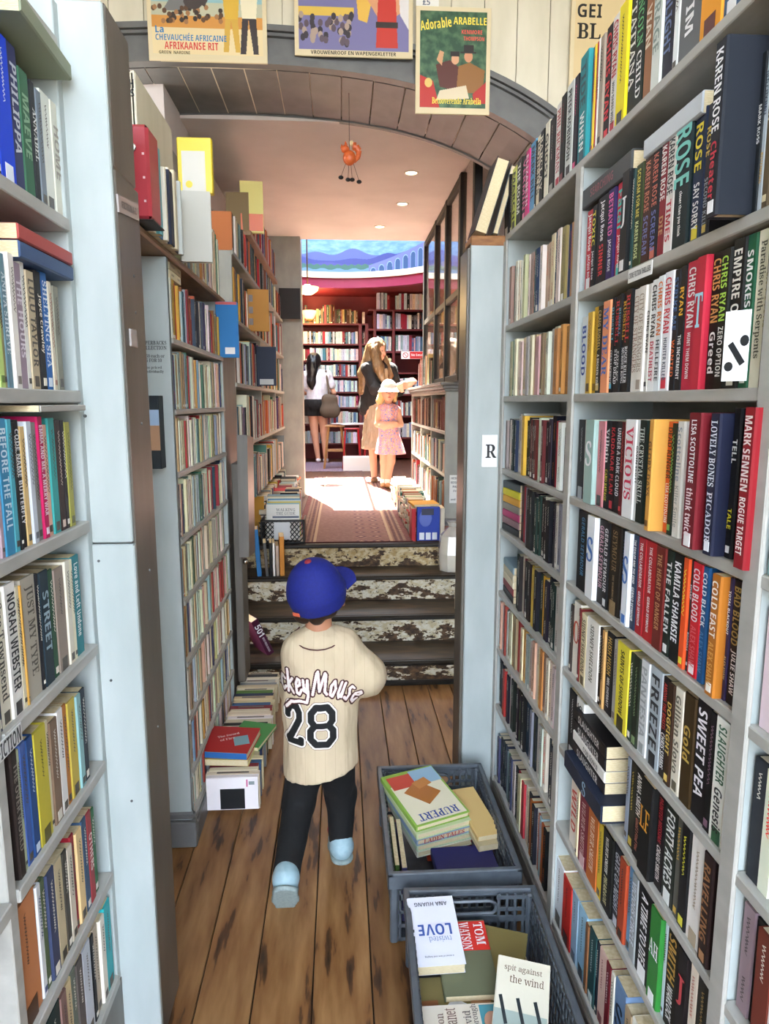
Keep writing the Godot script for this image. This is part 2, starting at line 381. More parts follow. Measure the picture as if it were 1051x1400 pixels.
# one of the many books that are only counted together; same frame as book()
func small_book(tr: Transform3D, t: float, h: float, d: float, cov: Color, ink: Color) -> void:
	var p := tr.origin
	var b := tr.basis
	box(stuff, p + b * Vector3(0, h / 2, -d / 2), Vector3(t, h, d), b, cov)
	box(stuff, p + b * Vector3(0, h / 2 + 0.0015, -d / 2 - 0.002), Vector3(t * 0.8, h - 0.002, d - 0.005), b, Color(0.66, 0.58, 0.42))
	var k := rng.randf()
	var l := h * (0.2 + 0.3 * rng.randf())
	scribble(stuff, p, b, t * 0.24, h * 0.9, h * 0.9 - l, ink)
	if k > 0.35: scribble(stuff, p, b, t * 0.17, h * 0.34, h * 0.12, ink)
	if k > 0.7: box(stuff, p + b * Vector3(0, 0.012, 0.0002), Vector3(t * 0.5, t * 0.5, 0.001), b, Color(0.7, 0.68, 0.62))

const PAL := {
	"crime": ["15151a", "18181c", "1c1a1c", "222428", "141618", "2a1c1c", "a8222a", "c8c4bc", "e2ddd2", "22324c", "6a2024", "d8a838", "1a2a28", "8c8c90", "e8e4da", "2c2c34"],
	"pale": ["dcd0b4", "e2d8c2", "e6dec8", "d8cca8", "cfc0a0", "c8b088", "ece4d2", "b8c0b4", "a8b8b8", "7c98a4", "d4a890", "b03a34", "3c6454", "2c3c5c", "e4dcc4", "d8d0bc", "9c7c5c", "ddd2b8", "c88c50", "a89878"],
	"mixed": ["d8ccb0", "7c2c2c", "24282c", "2c4454", "5c7c84", "c8a040", "e0d8c4", "3c5c4c", "8c5c38", "b8b0a0", "1c1c1e", "c05c30", "e8e4d8", "4c3c5c", "9cb0b4", "b03030"],
	"old": ["4a2c20", "5c3424", "6c3c2c", "3c2a24", "74483a", "2c2c2c", "8c6c50", "43342c", "7c3430", "2c4438", "a88c68"],
	"bright": ["c8d0d4", "a8bcc8", "e4e8ea", "7c98ac", "8c2430", "d8d8d4", "3c4c5c", "b8c4c4", "e8dcc0", "5c6c78", "1c2024", "d0b8a8", "c4ccd0", "44688c"]}

# fill a stretch of shelf: from p along dir, spines facing out
func fill(p: Vector3, dir: Vector3, out: Vector3, length: float, pal: String, t0: float, t1: float, h0: float, h1: float, gapp := 0.03) -> void:
	var b := Basis(dir, Vector3.UP, out) if dir.cross(Vector3.UP).dot(out) > 0 else Basis(-dir, Vector3.UP, out)
	var x := 0.003
	var base := rng.randf_range(h0, h1)
	while x < length - t0:
		var t := rng.randf_range(t0, t1)
		if x + t > length: break
		if rng.randf() < 0.25: base = rng.randf_range(h0, h1)
		var h := clampf(base + rng.randf_range(-0.006, 0.006), h0, h1)
		var c := Color(PAL[pal][rng.randi() % PAL[pal].size()])
		c = c.lerp(Color(rng.randf(), rng.randf(), rng.randf()), 0.1 if c.v > 0.3 else 0.04)
		var lin := c.srgb_to_linear()
		var ink := (Color(0.75, 0.72, 0.62) if c.v < 0.55 else Color(0.08, 0.06, 0.06))
		if rng.randf() < 0.25: ink = Color(rng.randf(), rng.randf() * 0.6, rng.randf() * 0.4).srgb_to_linear()
		var lean := (rng.randf() - 0.5) * 0.016
		if rng.randf() < gapp: x += 0.01
		small_book(Transform3D(b * Basis(Vector3.BACK, lean), p + dir * (x + t / 2) + out * rng.randf_range(-0.012, 0.004) + Vector3.UP * absf(lean) * t * 0.5), t - 0.001, h, rng.randf_range(0.11, 0.14), lin, ink)
		x += t

# books lying flat in a pile, spine towards out
func pile(p: Vector3, dir: Vector3, out: Vector3, n: int, w: float, d: float, pal: String, turn := 0.06) -> float:
	var y := 0.0
	for i in n:
		var t := rng.randf_range(0.014, 0.032)
		var c := Color(PAL[pal][rng.randi() % PAL[pal].size()])
		var b := Basis(Vector3.UP, rng.randf_range(-turn, turn)) * Basis(Vector3.UP, dir, out).orthonormalized()
		if b.determinant() < 0: b = Basis(b.x, -b.y, b.z)
		var ww := w * rng.randf_range(0.85, 1.0)
		small_book(Transform3D(b, p + Vector3.UP * (y + t / 2) - b.y * ww / 2 - out * rng.randf_range(0, 0.01)), t - 0.001, ww, d * rng.randf_range(0.85, 1.0), c.srgb_to_linear(), Color(0.7, 0.68, 0.6) if c.v < 0.5 else Color(0.1, 0.08, 0.08))
		y += t
	return y

# ---------------------------------------------------------------- the place
func arch_y(x: float) -> float:
	var d := x + 0.55
	return 3.2 - 0.06 * d * d - 0.031 * d * d * d * d

func arch_n(x: float) -> Vector2:
	var d := x + 0.55
	return Vector2(0.12 * d + 0.124 * d * d * d, 1).normalized()

func band(st: SurfaceTool, x0: float, x1: float, n: int, o0: float, o1: float, z0: float, z1: float) -> void:
	# a moulding that follows the arch: from offset o0 to o1 off the curve, from z0 (back) to z1 (front)
	for i in n:
		var pa := lerpf(x0, x1, float(i) / n)
		var pb := lerpf(x0, x1, float(i + 1) / n)
		var na := arch_n(pa)
		var nb := arch_n(pb)
		var a0 := Vector3(pa + na.x * o0, arch_y(pa) + na.y * o0, 0)
		var a1 := Vector3(pa + na.x * o1, arch_y(pa) + na.y * o1, 0)
		var b0 := Vector3(pb + nb.x * o0, arch_y(pb) + nb.y * o0, 0)
		var b1 := Vector3(pb + nb.x * o1, arch_y(pb) + nb.y * o1, 0)
		var f := Vector3(0, 0, z1)
		var k := Vector3(0, 0, z0)
		quad(st, a1 + f, b1 + f, b0 + f, a0 + f)
		quad(st, b1 + k, a1 + k, a0 + k, b0 + k)
		quad(st, a1 + k, b1 + k, b1 + f, a1 + f)
		quad(st, a0 + f, b0 + f, b0 + k, a0 + k)
		if i == 0: quad(st, a1 + k, a1 + f, a0 + f, a0 + k)
		if i == n - 1: quad(st, b1 + f, b1 + k, b0 + k, b0 + f)

func struct_box(called: String, m: Material, lo: Vector3, hi: Vector3) -> MeshInstance3D:
	var o := sl(called, m, self, lo, hi, 0.002)
	o.set_meta("kind", "structure")
	return o

func poly(im: Image, pts: Array, col: Color) -> void:
	var w := im.get_width()
	var h := im.get_height()
	var pp := PackedVector2Array()
	var lo := Vector2(1e9, 1e9)
	var hi := Vector2(-1e9, -1e9)
	for p in pts:
		var q := Vector2(p[0] * w, p[1] * h)
		pp.append(q)
		lo = lo.min(q)
		hi = hi.max(q)
	for y in range(maxi(0, int(lo.y)), mini(h, int(hi.y) + 1)):
		for x in range(maxi(0, int(lo.x)), mini(w, int(hi.x) + 1)):
			if Geometry2D.is_point_in_polygon(Vector2(x + 0.5, y + 0.5), pp): im.set_pixel(x, y, col)

func ell(im: Image, cx: float, cy: float, rx: float, ry: float, col: Color) -> void:
	var pts := []
	for i in 20: pts.append([cx + rx * cos(TAU * i / 20), cy + ry * sin(TAU * i / 20)])
	poly(im, pts, col)

func rect(im: Image, x: float, y: float, w: float, h: float, col: Color) -> void:
	im.fill_rect(Rect2i(int(x * im.get_width()), int(y * im.get_height()), int(ceil(w * im.get_width())), int(ceil(h * im.get_height()))), col)

func pic(im: Image, rough := 0.55) -> StandardMaterial3D:
	im.generate_mipmaps()
	var m := StandardMaterial3D.new()
	m.albedo_texture = ImageTexture.create_from_image(im)
	m.roughness = rough
	return m

func person_print(im: Image, x: float, foot: float, hgt: float, skin: Color, top: Color, leg: Color) -> void:
	var a := float(im.get_height()) / im.get_width() * hgt
	ell(im, x, foot - hgt * 0.93, a * 0.075, hgt * 0.075, skin)
	poly(im, [[x - a * 0.14, foot - hgt * 0.82], [x + a * 0.14, foot - hgt * 0.82], [x + a * 0.11, foot - hgt * 0.48], [x - a * 0.11, foot - hgt * 0.48]], top)
	poly(im, [[x - a * 0.11, foot - hgt * 0.5], [x - a * 0.01, foot - hgt * 0.5], [x - a * 0.06, foot], [x - a * 0.15, foot]], leg)
	poly(im, [[x + a * 0.11, foot - hgt * 0.5], [x - a * 0.01, foot - hgt * 0.5], [x + a * 0.06, foot], [x + a * 0.14, foot]], leg)

func case_shell(o: Node3D, m: Material, x0: float, x1: float, z0: float, z1: float, ys: Array, th: float, uprights: Array, uw: float, top: float, side: int, base := 0.0) -> void:
	# x0: front plane, x1: back plane; shelves at ys (undersides), uprights centred on the given z
	var a := minf(x0, x1)
	var b := maxf(x0, x1)
	for i in uprights.size():
		sl("upright", m, o, Vector3(a, base, uprights[i] - uw / 2), Vector3(b, top, uprights[i] + uw / 2), 0.002)
	for k in uprights.size() - 1:
		for y in ys:
			sl("shelf", m, o, Vector3(a, y, uprights[k] + uw / 2), Vector3(b, y + th, uprights[k + 1] - uw / 2), 0.002)
	sl("back_panel", m, o, Vector3(x1, base, z0), Vector3(x1 + 0.012 * side, top, z1), 0.001)

func build_place() -> void:
	mats["pages"] = noisy("page_edges", Color(0.80, 0.72, 0.55), Color(0.90, 0.84, 0.70), 0.03, Vector3(9, 60, 9), 0.85)
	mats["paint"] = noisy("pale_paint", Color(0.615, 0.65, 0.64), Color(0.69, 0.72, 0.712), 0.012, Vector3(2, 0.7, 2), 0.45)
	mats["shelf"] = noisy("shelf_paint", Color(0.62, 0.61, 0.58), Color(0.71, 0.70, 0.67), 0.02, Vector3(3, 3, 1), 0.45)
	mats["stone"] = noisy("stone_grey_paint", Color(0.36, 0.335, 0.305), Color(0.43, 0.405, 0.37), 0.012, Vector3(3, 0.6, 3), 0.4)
	mats["grey"] = noisy("arch_grey_paint", Color(0.36, 0.36, 0.36), Color(0.43, 0.43, 0.425), 0.012, Vector3(2, 2, 2), 0.42)
	mats["board"] = noisy("cream_board_paint", Color(0.80, 0.77, 0.68), Color(0.87, 0.84, 0.76), 0.01, Vector3(2, 0.6, 2), 0.5)
	mats["plaster"] = noisy("rosy_plaster", Color(0.82, 0.78, 0.76), Color(0.88, 0.84, 0.82), 0.01, Vector3(0.6, 0.6, 0.6), 0.8)
	mats["white_wall"] = noisy("white_wall", Color(0.78, 0.77, 0.73), Color(0.85, 0.84, 0.80), 0.01, Vector3(0.5, 0.5, 0.5), 0.8)
	mats["red_wall"] = noisy("red_wall", Color(0.40, 0.06, 0.10), Color(0.47, 0.085, 0.13), 0.01, Vector3(1, 1, 1), 0.6)
	mats["maroon"] = noisy("maroon_paint", Color(0.33, 0.05, 0.08), Color(0.40, 0.075, 0.105), 0.01, Vector3(2, 2, 2), 0.45)
	mats["grey_case"] = noisy("grey_green_paint", Color(0.55, 0.55, 0.52), Color(0.63, 0.63, 0.59), 0.012, Vector3(2, 1, 2), 0.5)
	var woods := []
	var gr := Gradient.new()
	gr.offsets = PackedFloat32Array([0.0, 0.2, 0.27, 0.5, 0.75, 1.0])
	gr.colors = PackedColorArray([Color(0.14, 0.08, 0.04), Color(0.34, 0.21, 0.11), Color(0.52, 0.35, 0.19), Color(0.58, 0.41, 0.24), Color(0.64, 0.47, 0.29), Color(0.70, 0.53, 0.35)])
	for i in 3:
		var n := FastNoiseLite.new()
		n.frequency = 0.011
		n.fractal_octaves = 6
		n.seed = 31 + i * 17
		var m := mat("floor_wood%d" % i, Color(1.0 - 0.07 * i, 1.0 - 0.075 * i, 1.0 - 0.08 * i), 0.5)
		m.albedo_texture = noise_image(n, gr, 512)
		m.uv1_triplanar = true
		m.uv1_world_triplanar = true
		m.uv1_scale = Vector3(2.6, 2.6, 0.42)
		m.uv1_offset = Vector3(0.31 * i, 0, 0.17 * i)
		woods.append(m)
	# floor boards of the front room
	var dark := mat("under_floor", Color(0.08, 0.055, 0.04), 0.9)
	var fl := struct_box("floor", dark, Vector3(-1.4, -0.2, -3.9), Vector3(2.1, -0.012, 2.0))
	var x := -1.4
	var k := 0
	while x < 2.1:
		var w := rng.randf_range(0.125, 0.165)
		var st := ns()
		slab(st, Vector3(x + 0.0018, -0.012, -3.82), Vector3(minf(x + w, 2.1) - 0.0018, rng.randf_range(-0.0015, 0.0), 2.0), 0.0015)
		put(st, "floorboard", woods[(k * 2 + k / 3) % 3], fl)
		x += w
		k += 1
	# front room shell
	var wm: Material = mats.white_wall
	struct_box("wall_left", wm, Vector3(-1.6, -0.2, -3.7), Vector3(-1.4, 4.2, 2.0))
	struct_box("wall_right", wm, Vector3(2.1, -0.2, -3.7), Vector3(2.3, 4.2, 2.0))
	struct_box("ceiling", wm, Vector3(-1.6, 4.2, -4.28), Vector3(2.3, 4.4, 2.2))
	var wf := thing("wall_front", "", "", Vector3.ZERO, "", "structure")
	sl("sill_wall", wm, wf, Vector3(-1.6, -0.2, 2.0), Vector3(2.3, 0.25, 2.2))
	sl("lintel_wall", wm, wf, Vector3(-1.6, 4.0, 2.0), Vector3(2.3, 4.4, 2.2))
	sl("pier", wm, wf, Vector3(-1.6, 0.25, 2.0), Vector3(-1.3, 4.0, 2.2))
	sl("pier", wm, wf, Vector3(2.0, 0.25, 2.0), Vector3(2.3, 4.0, 2.2))
	var win := thing("window_1", "", "", Vector3.ZERO, "", "structure")
	for i in 4:
		var xx := lerpf(-1.3, 2.0, i / 3.0)
		sl("window_frame", mats.grey, win, Vector3(clampf(xx - 0.03, -1.3, 1.94), 0.25, 2.06), Vector3(clampf(xx + 0.03, -1.24, 2.0), 4.0, 2.12))
	var pane := mat("shop_glass", Color(1, 1, 1, 0.06), 0.0)
	pane.transparency = BaseMaterial3D.TRANSPARENCY_ALPHA
	sl("pane", pane, win, Vector3(-1.3, 0.25, 2.085), Vector3(2.0, 4.0, 2.093), 0.0005)
	# back wall of the front room with its arch: vertical cream boards over a grey arch
	var wb := thing("wall_back", "", "", Vector3.ZERO, "", "structure")
	x = -1.4
	while x < 2.1:
		var w := 0.163
		var xe := minf(x + w, 2.1)
		var st := ns()
		var a := x + 0.002
		var b := xe - 0.002
		var ya := arch_y(a) + 0.10 if a < 1.15 else -0.1
		var yb := arch_y(b) + 0.10 if b < 1.15 else ya
		if a < 1.15 and b >= 1.15: yb = arch_y(1.15)
		var f := Vector3(0, 0, -3.7)
		var kk := Vector3(0, 0, -4.2)
		quad(st, Vector3(a, 4.2, 0) + f, Vector3(b, 4.2, 0) + f, Vector3(b, yb, 0) + f, Vector3(a, ya, 0) + f)
		quad(st, Vector3(b, 4.2, 0) + f, Vector3(b, 4.2, 0) + kk, Vector3(b, yb, 0) + kk, Vector3(b, yb, 0) + f)
		quad(st, Vector3(a, 4.2, 0) + kk, Vector3(a, 4.2, 0) + f, Vector3(a, ya, 0) + f, Vector3(a, ya, 0) + kk)
		quad(st, Vector3(a, ya, 0) + f, Vector3(b, yb, 0) + f, Vector3(b, yb, 0) + kk, Vector3(a, ya, 0) + kk)
		put(st, "board", mats.board, wb)
		x = xe
	sl("backing", mats.board, wb, Vector3(-1.6, 3.2, -4.28), Vector3(2.3, 4.2, -3.72))
	sl("jamb", mats.grey, wb, Vector3(1.15, -0.1, -4.28), Vector3(2.3, 3.2, -3.72))
	# arch: soffit panels, face and mouldings
	var ar := thing("trim_1", "", "", Vector3.ZERO, "", "structure")
	x = -1.4
	while x < 1.13:
		var w := 0.158
		var st := ns()
		band(st, x + 0.003, minf(x + w, 1.14) - 0.003, 2, 0.0, 0.02, -4.27, -3.73)
		put(st, "soffit_panel", mats.grey, ar)
		x += w
	var face := ns()
	band(face, -1.4, 1.14, 40, 0.012, 0.16, -3.74, -3.69)
	put(face, "arch_face", mats.grey, ar)
	for mo in [[0.0, 0.03, -3.66], [0.034, 0.044, -3.672], [0.128, 0.142, -3.668], [0.146, 0.172, -3.655]]:
		var st := ns()
		band(st, -1.4, 1.14, 40, mo[0], mo[1], -3.72, mo[2])
		put(st, "moulding", mats.grey, ar)
	var bk := ns()
	band(bk, -1.4, 1.14, 40, -0.008, 0.02, -4.3, -4.265)
	put(bk, "moulding", mats.grey, ar)
	build_steps()
	build_upper()

func build_steps() -> void:
	# risers: chipped cream paint over old brown wood, more of it left along the top of each riser
	var rms := []
	for k in 4:
		var im := Image.create(1024, 96, false, Image.FORMAT_RGB8)
		var n := FastNoiseLite.new()
		n.seed = 5 + k * 11
		n.frequency = 0.012
		n.fractal_octaves = 5
		n.fractal_gain = 0.62
		for y in 96:
			for xx in 1024:
				var a := n.get_noise_2d(xx * 0.8, y * 1.6)
				var b := n.get_noise_2d(xx * 2.6 + 900.0, y * 3.0)
				var keep: float = a * 1.5 + b * 0.5 + [0.55, 0.42, 0.45, 0.1][k] - float(y) / 96.0 * 0.75
				var c := Color(0.20, 0.135, 0.08).lerp(Color(0.40, 0.29, 0.18), clampf(0.5 + b * 1.4, 0, 1))
				if keep > 0.0: c = Color(0.74, 0.68, 0.54).lerp(Color(0.84, 0.82, 0.76), clampf(0.5 + b * 1.6, 0, 1)) if k != 0 else Color(0.66, 0.55, 0.36).lerp(Color(0.80, 0.74, 0.60), clampf(0.5 + b * 1.6, 0, 1))
				elif keep > -0.06: c = Color(0.50, 0.42, 0.30)
				if n.get_noise_2d(xx * 5.0, y * 5.0 + 300.0) > 0.42: c = Color(0.12, 0.085, 0.055)
				im.set_pixel(xx, y, c)
		rms.append(pic(im, 0.7))
	var tm := noisy("worn_dark_tread", Color(0.06, 0.045, 0.03), Color(0.34, 0.25, 0.16), 0.016, Vector3(0.8, 2, 3), 0.5)
	var nm := noisy("black_nosing", Color(0.02, 0.018, 0.015), Color(0.14, 0.11, 0.08), 0.02, Vector3(1.5, 4, 4), 0.4)
	var st := thing("stairs", "worn wooden steps with peeling cream paint under the grey arch", "stairs", Vector3(0.1, 0, -3.8))
	var zs := [-3.76, -4.09, -4.43, -4.69]
	var ys := [0.147, 0.312, 0.477, 0.642]
	for i in 4:
		var y0 := 0.0 if i == 0 else float(ys[i - 1])
		var o := Vector3(0.1, 0, -3.8)
		sl("riser", rms[3 - i], st, Vector3(-0.85, y0 - 0.01, zs[i] - 0.05) - o, Vector3(1.15, ys[i] - 0.028, zs[i] - 0.022) - o, 0.002)
		if i < 3:
			sl("tread", tm, st, Vector3(-0.85, ys[i] - 0.024, zs[i + 1] - 0.03) - o, Vector3(1.15, ys[i], zs[i] - 0.03) - o, 0.004)
			sl("nosing", nm, st, Vector3(-0.85, ys[i] - 0.028, zs[i] - 0.03) - o, Vector3(1.15, ys[i] + 0.001, zs[i] + 0.006) - o, 0.01)
		else:
			sl("nosing", nm, st, Vector3(-0.85, ys[i] - 0.03, zs[i] - 0.03) - o, Vector3(1.15, ys[i] - 0.001, zs[i] + 0.006) - o, 0.008)
	sl("base_board", nm, st, Vector3(-0.85, 0, -3.79) - Vector3(0.1, 0, -3.8), Vector3(1.15, 0.03, -3.768) - Vector3(0.1, 0, -3.8), 0.004)

func build_upper() -> void:
	# upper floor, passage and the red room behind
	var fm := noisy("upper_floor_wood", Color(0.24, 0.13, 0.08), Color(0.36, 0.21, 0.13), 0.02, Vector3(4, 4, 0.6), 0.5)
	struct_box("floor", fm, Vector3(-2.4, 0.44, -12.0), Vector3(2.6, 0.642, -4.745))
	struct_box("wall_left", mats.plaster, Vector3(-1.1, 0.0, -7.2), Vector3(-0.88, 3.4, -3.9))
	struct_box("wall_right", mats.grey_case, Vector3(1.16, 0.0, -7.2), Vector3(1.3, 3.4, -4.28))
	struct_box("ceiling", mats.plaster, Vector3(-1.1, 3.17, -7.2), Vector3(1.3, 3.4, -4.27))
	# cross wall above and beside the passage end
	struct_box("wall_back", mats.red_wall, Vector3(-2.4, 0.642, -7.3), Vector3(-0.9, 4.7, -7.2))
	struct_box("wall_back", mats.red_wall, Vector3(1.3, 0.642, -7.3), Vector3(2.6, 4.7, -7.2))
	struct_box("wall_back", mats.red_wall, Vector3(-0.9, 3.4, -7.3), Vector3(1.3, 4.7, -7.2))
	struct_box("wall_left", mats.red_wall, Vector3(-2.6, 0.442, -12.2), Vector3(-2.4, 4.7, -7.2))
	struct_box("wall_right", mats.red_wall, Vector3(2.6, 0.442, -12.2), Vector3(2.8, 4.7, -7.2))
	struct_box("wall_back", mats.red_wall, Vector3(-2.6, 0.442, -12.2), Vector3(2.8, 4.7, -12.0))
	# roof with a skylight
	var rf := thing("ceiling", "", "", Vector3.ZERO, "", "structure")
	var sx0 := -1.15
	var sx1 := 0.75
	var sz0 := -10.6
	var sz1 := -7.75
	sl("roof_panel", mats.white_wall, rf, Vector3(-2.6, 4.7, -12.2), Vector3(2.8, 4.85, sz0))
	sl("roof_panel", mats.white_wall, rf, Vector3(-2.6, 4.7, sz1), Vector3(2.8, 4.85, -7.2))
	sl("roof_panel", mats.white_wall, rf, Vector3(-2.6, 4.7, sz0), Vector3(sx0, 4.85, sz1))
	sl("roof_panel", mats.white_wall, rf, Vector3(sx1, 4.7, sz0), Vector3(2.8, 4.85, sz1))
	var sk := thing("window_2", "", "", Vector3.ZERO, "", "structure")
	for i in 3:
		var xx := lerpf(sx0, sx1, i / 2.0)
		sl("glazing_bar", mats.white_wall, sk, Vector3(xx - 0.02, 4.74, sz0), Vector3(xx + 0.02, 4.8, sz1))
	sl("pane", mats.shop_glass, sk, Vector3(sx0, 4.765, sz0), Vector3(sx1, 4.771, sz1), 0.0005)
	# the round gallery with its painted landscape, cornice and fascia
	var dr := thing("trim_2", "", "", Vector3.ZERO, "", "structure")
	var cen := Vector3(-0.05, 0, -9.3)
	var R := 1.75
	var im := Image.create(1024, 256, false, Image.FORMAT_RGB8)
	for y in 256:
		for xx in 1024:
			im.set_pixel(xx, y, Color(0.296, 0.459, 0.636).lerp(Color(0.429, 0.562, 0.681), clampf(noise.get_noise_2d(xx * 1.2, y * 3.0) + 0.45, 0, 1)))
	for layer in [[0.80, 0.12, Color(0.266, 0.311, 0.548), 3.6], [0.85, 0.08, Color(0.163, 0.200, 0.459), 1.2], [0.90, 0.04, Color(0.222, 0.222, 0.488), 5.2]]:
		for xx in 1024:
			var top: float = layer[0] - layer[1] * (0.5 + 0.5 * sin(xx * 0.020 + layer[3])) * (0.6 + 0.4 * sin(xx * 0.045 + layer[3] * 2.0))
			for y in range(int(top * 256), 256):
				im.set_pixel(xx, y, layer[2])
	for xx in 1024:
		for y in range(int((0.90 + 0.008 * sin(xx * 0.3)) * 256), 256):
			im.set_pixel(xx, y, Color(0.163, 0.340, 0.296) if y < 243 + 3 * sin(xx * 0.13) else Color(0.311, 0.444, 0.548))
	for i in 9:
		var bx := 0.60 + i * 0.026
		var by := 0.90 - i * 0.030
		poly(im, [[bx, 1.0], [bx, by + 0.01], [bx + 0.0265, by - 0.02], [bx + 0.0265, 1.0]], Color(0.340, 0.370, 0.577))
		var ap := [[bx + 0.004, 1.0]]
		for q in 9: ap.append([bx + 0.013 - 0.009 * cos(PI * q / 8.0), by + 0.085 - 0.05 * sin(PI * q / 8.0)])
		ap.append([bx + 0.022, 1.0])
		poly(im, ap, Color(0.459, 0.577, 0.666))
		var ap2 := [[bx + 0.0055, 1.0]]
		for q in 9: ap2.append([bx + 0.0135 - 0.0078 * cos(PI * q / 8.0), by + 0.09 - 0.045 * sin(PI * q / 8.0)])
		ap2.append([bx + 0.0215, 1.0])
		poly(im, ap2, Color(0.118, 0.252, 0.414))
	var mural := pic(im, 0.6)
	for part in [["mural", 3.53, 4.7, R, mural], ["cornice", 3.45, 3.535, R - 0.05, mats.board], ["fascia", 3.31, 3.455, R - 0.015, mat("magenta_paint", Color(0.52, 0.09, 0.24), 0.5)]]:
		var st := ns()
		var nseg := 40
		for i in nseg:
			var u0 := float(i) / nseg
			var u1 := float(i + 1) / nseg
			var t0 := lerpf(-1.45, 1.45, u0)
			var t1 := lerpf(-1.45, 1.45, u1)
			var rr: float = part[3]
			var p0 := cen + Vector3(sin(t0), 0, -cos(t0)) * rr
			var p1 := cen + Vector3(sin(t1), 0, -cos(t1)) * rr
			var q0 := cen + Vector3(sin(t0), 0, -cos(t0)) * (R + 0.1)
			var q1 := cen + Vector3(sin(t1), 0, -cos(t1)) * (R + 0.1)
			var a: Vector3 = Vector3.UP * part[2]
			var b: Vector3 = Vector3.UP * part[1]
			var vs := [p0 + a, p1 + a, p1 + b, p0 + b]
			var uv := [Vector2(u0, 0), Vector2(u1, 0), Vector2(u1, 1), Vector2(u0, 1)]
			var nn := (cen - p0).normalized()
			for j in [0, 1, 2, 0, 2, 3]:
				st.set_normal(nn)
				st.set_uv(uv[j])
				st.set_color(Color.WHITE)
				st.add_vertex(vs[j])
			quad(st, q1 + a, q0 + a, q0 + b, q1 + b)
			quad(st, p0 + b, p1 + b, q1 + b, q0 + b)
			quad(st, q0 + a, q1 + a, p1 + a, p0 + a)
		put(st, part[0], part[4], dr)
	var so := ns()
	for i in 40:
		var t0 := lerpf(-1.45, 1.45, i / 40.0)
		var t1 := lerpf(-1.45, 1.45, (i + 1) / 40.0)
		var p0 := cen + Vector3(sin(t0), 0, -cos(t0)) * R + Vector3.UP * 3.32
		var p1 := cen + Vector3(sin(t1), 0, -cos(t1)) * R + Vector3.UP * 3.32
		var q0 := Vector3(p0.x * 1.5, 3.32, -12.0)
		var q1 := Vector3(p1.x * 1.5, 3.32, -12.0)
		quad(so, p0, p1, q1, q0)
		quad(so, p1 + Vector3.UP * 0.02, p0 + Vector3.UP * 0.02, q0 + Vector3.UP * 0.02, q1 + Vector3.UP * 0.02)
	put(so, "soffit", mats.red_wall, dr)
	# pier at the left end of the passage
	struct_box("trim_3", mats.grey_case, Vector3(-0.9, 0.642, -7.32), Vector3(-0.37, 3.2, -7.08))

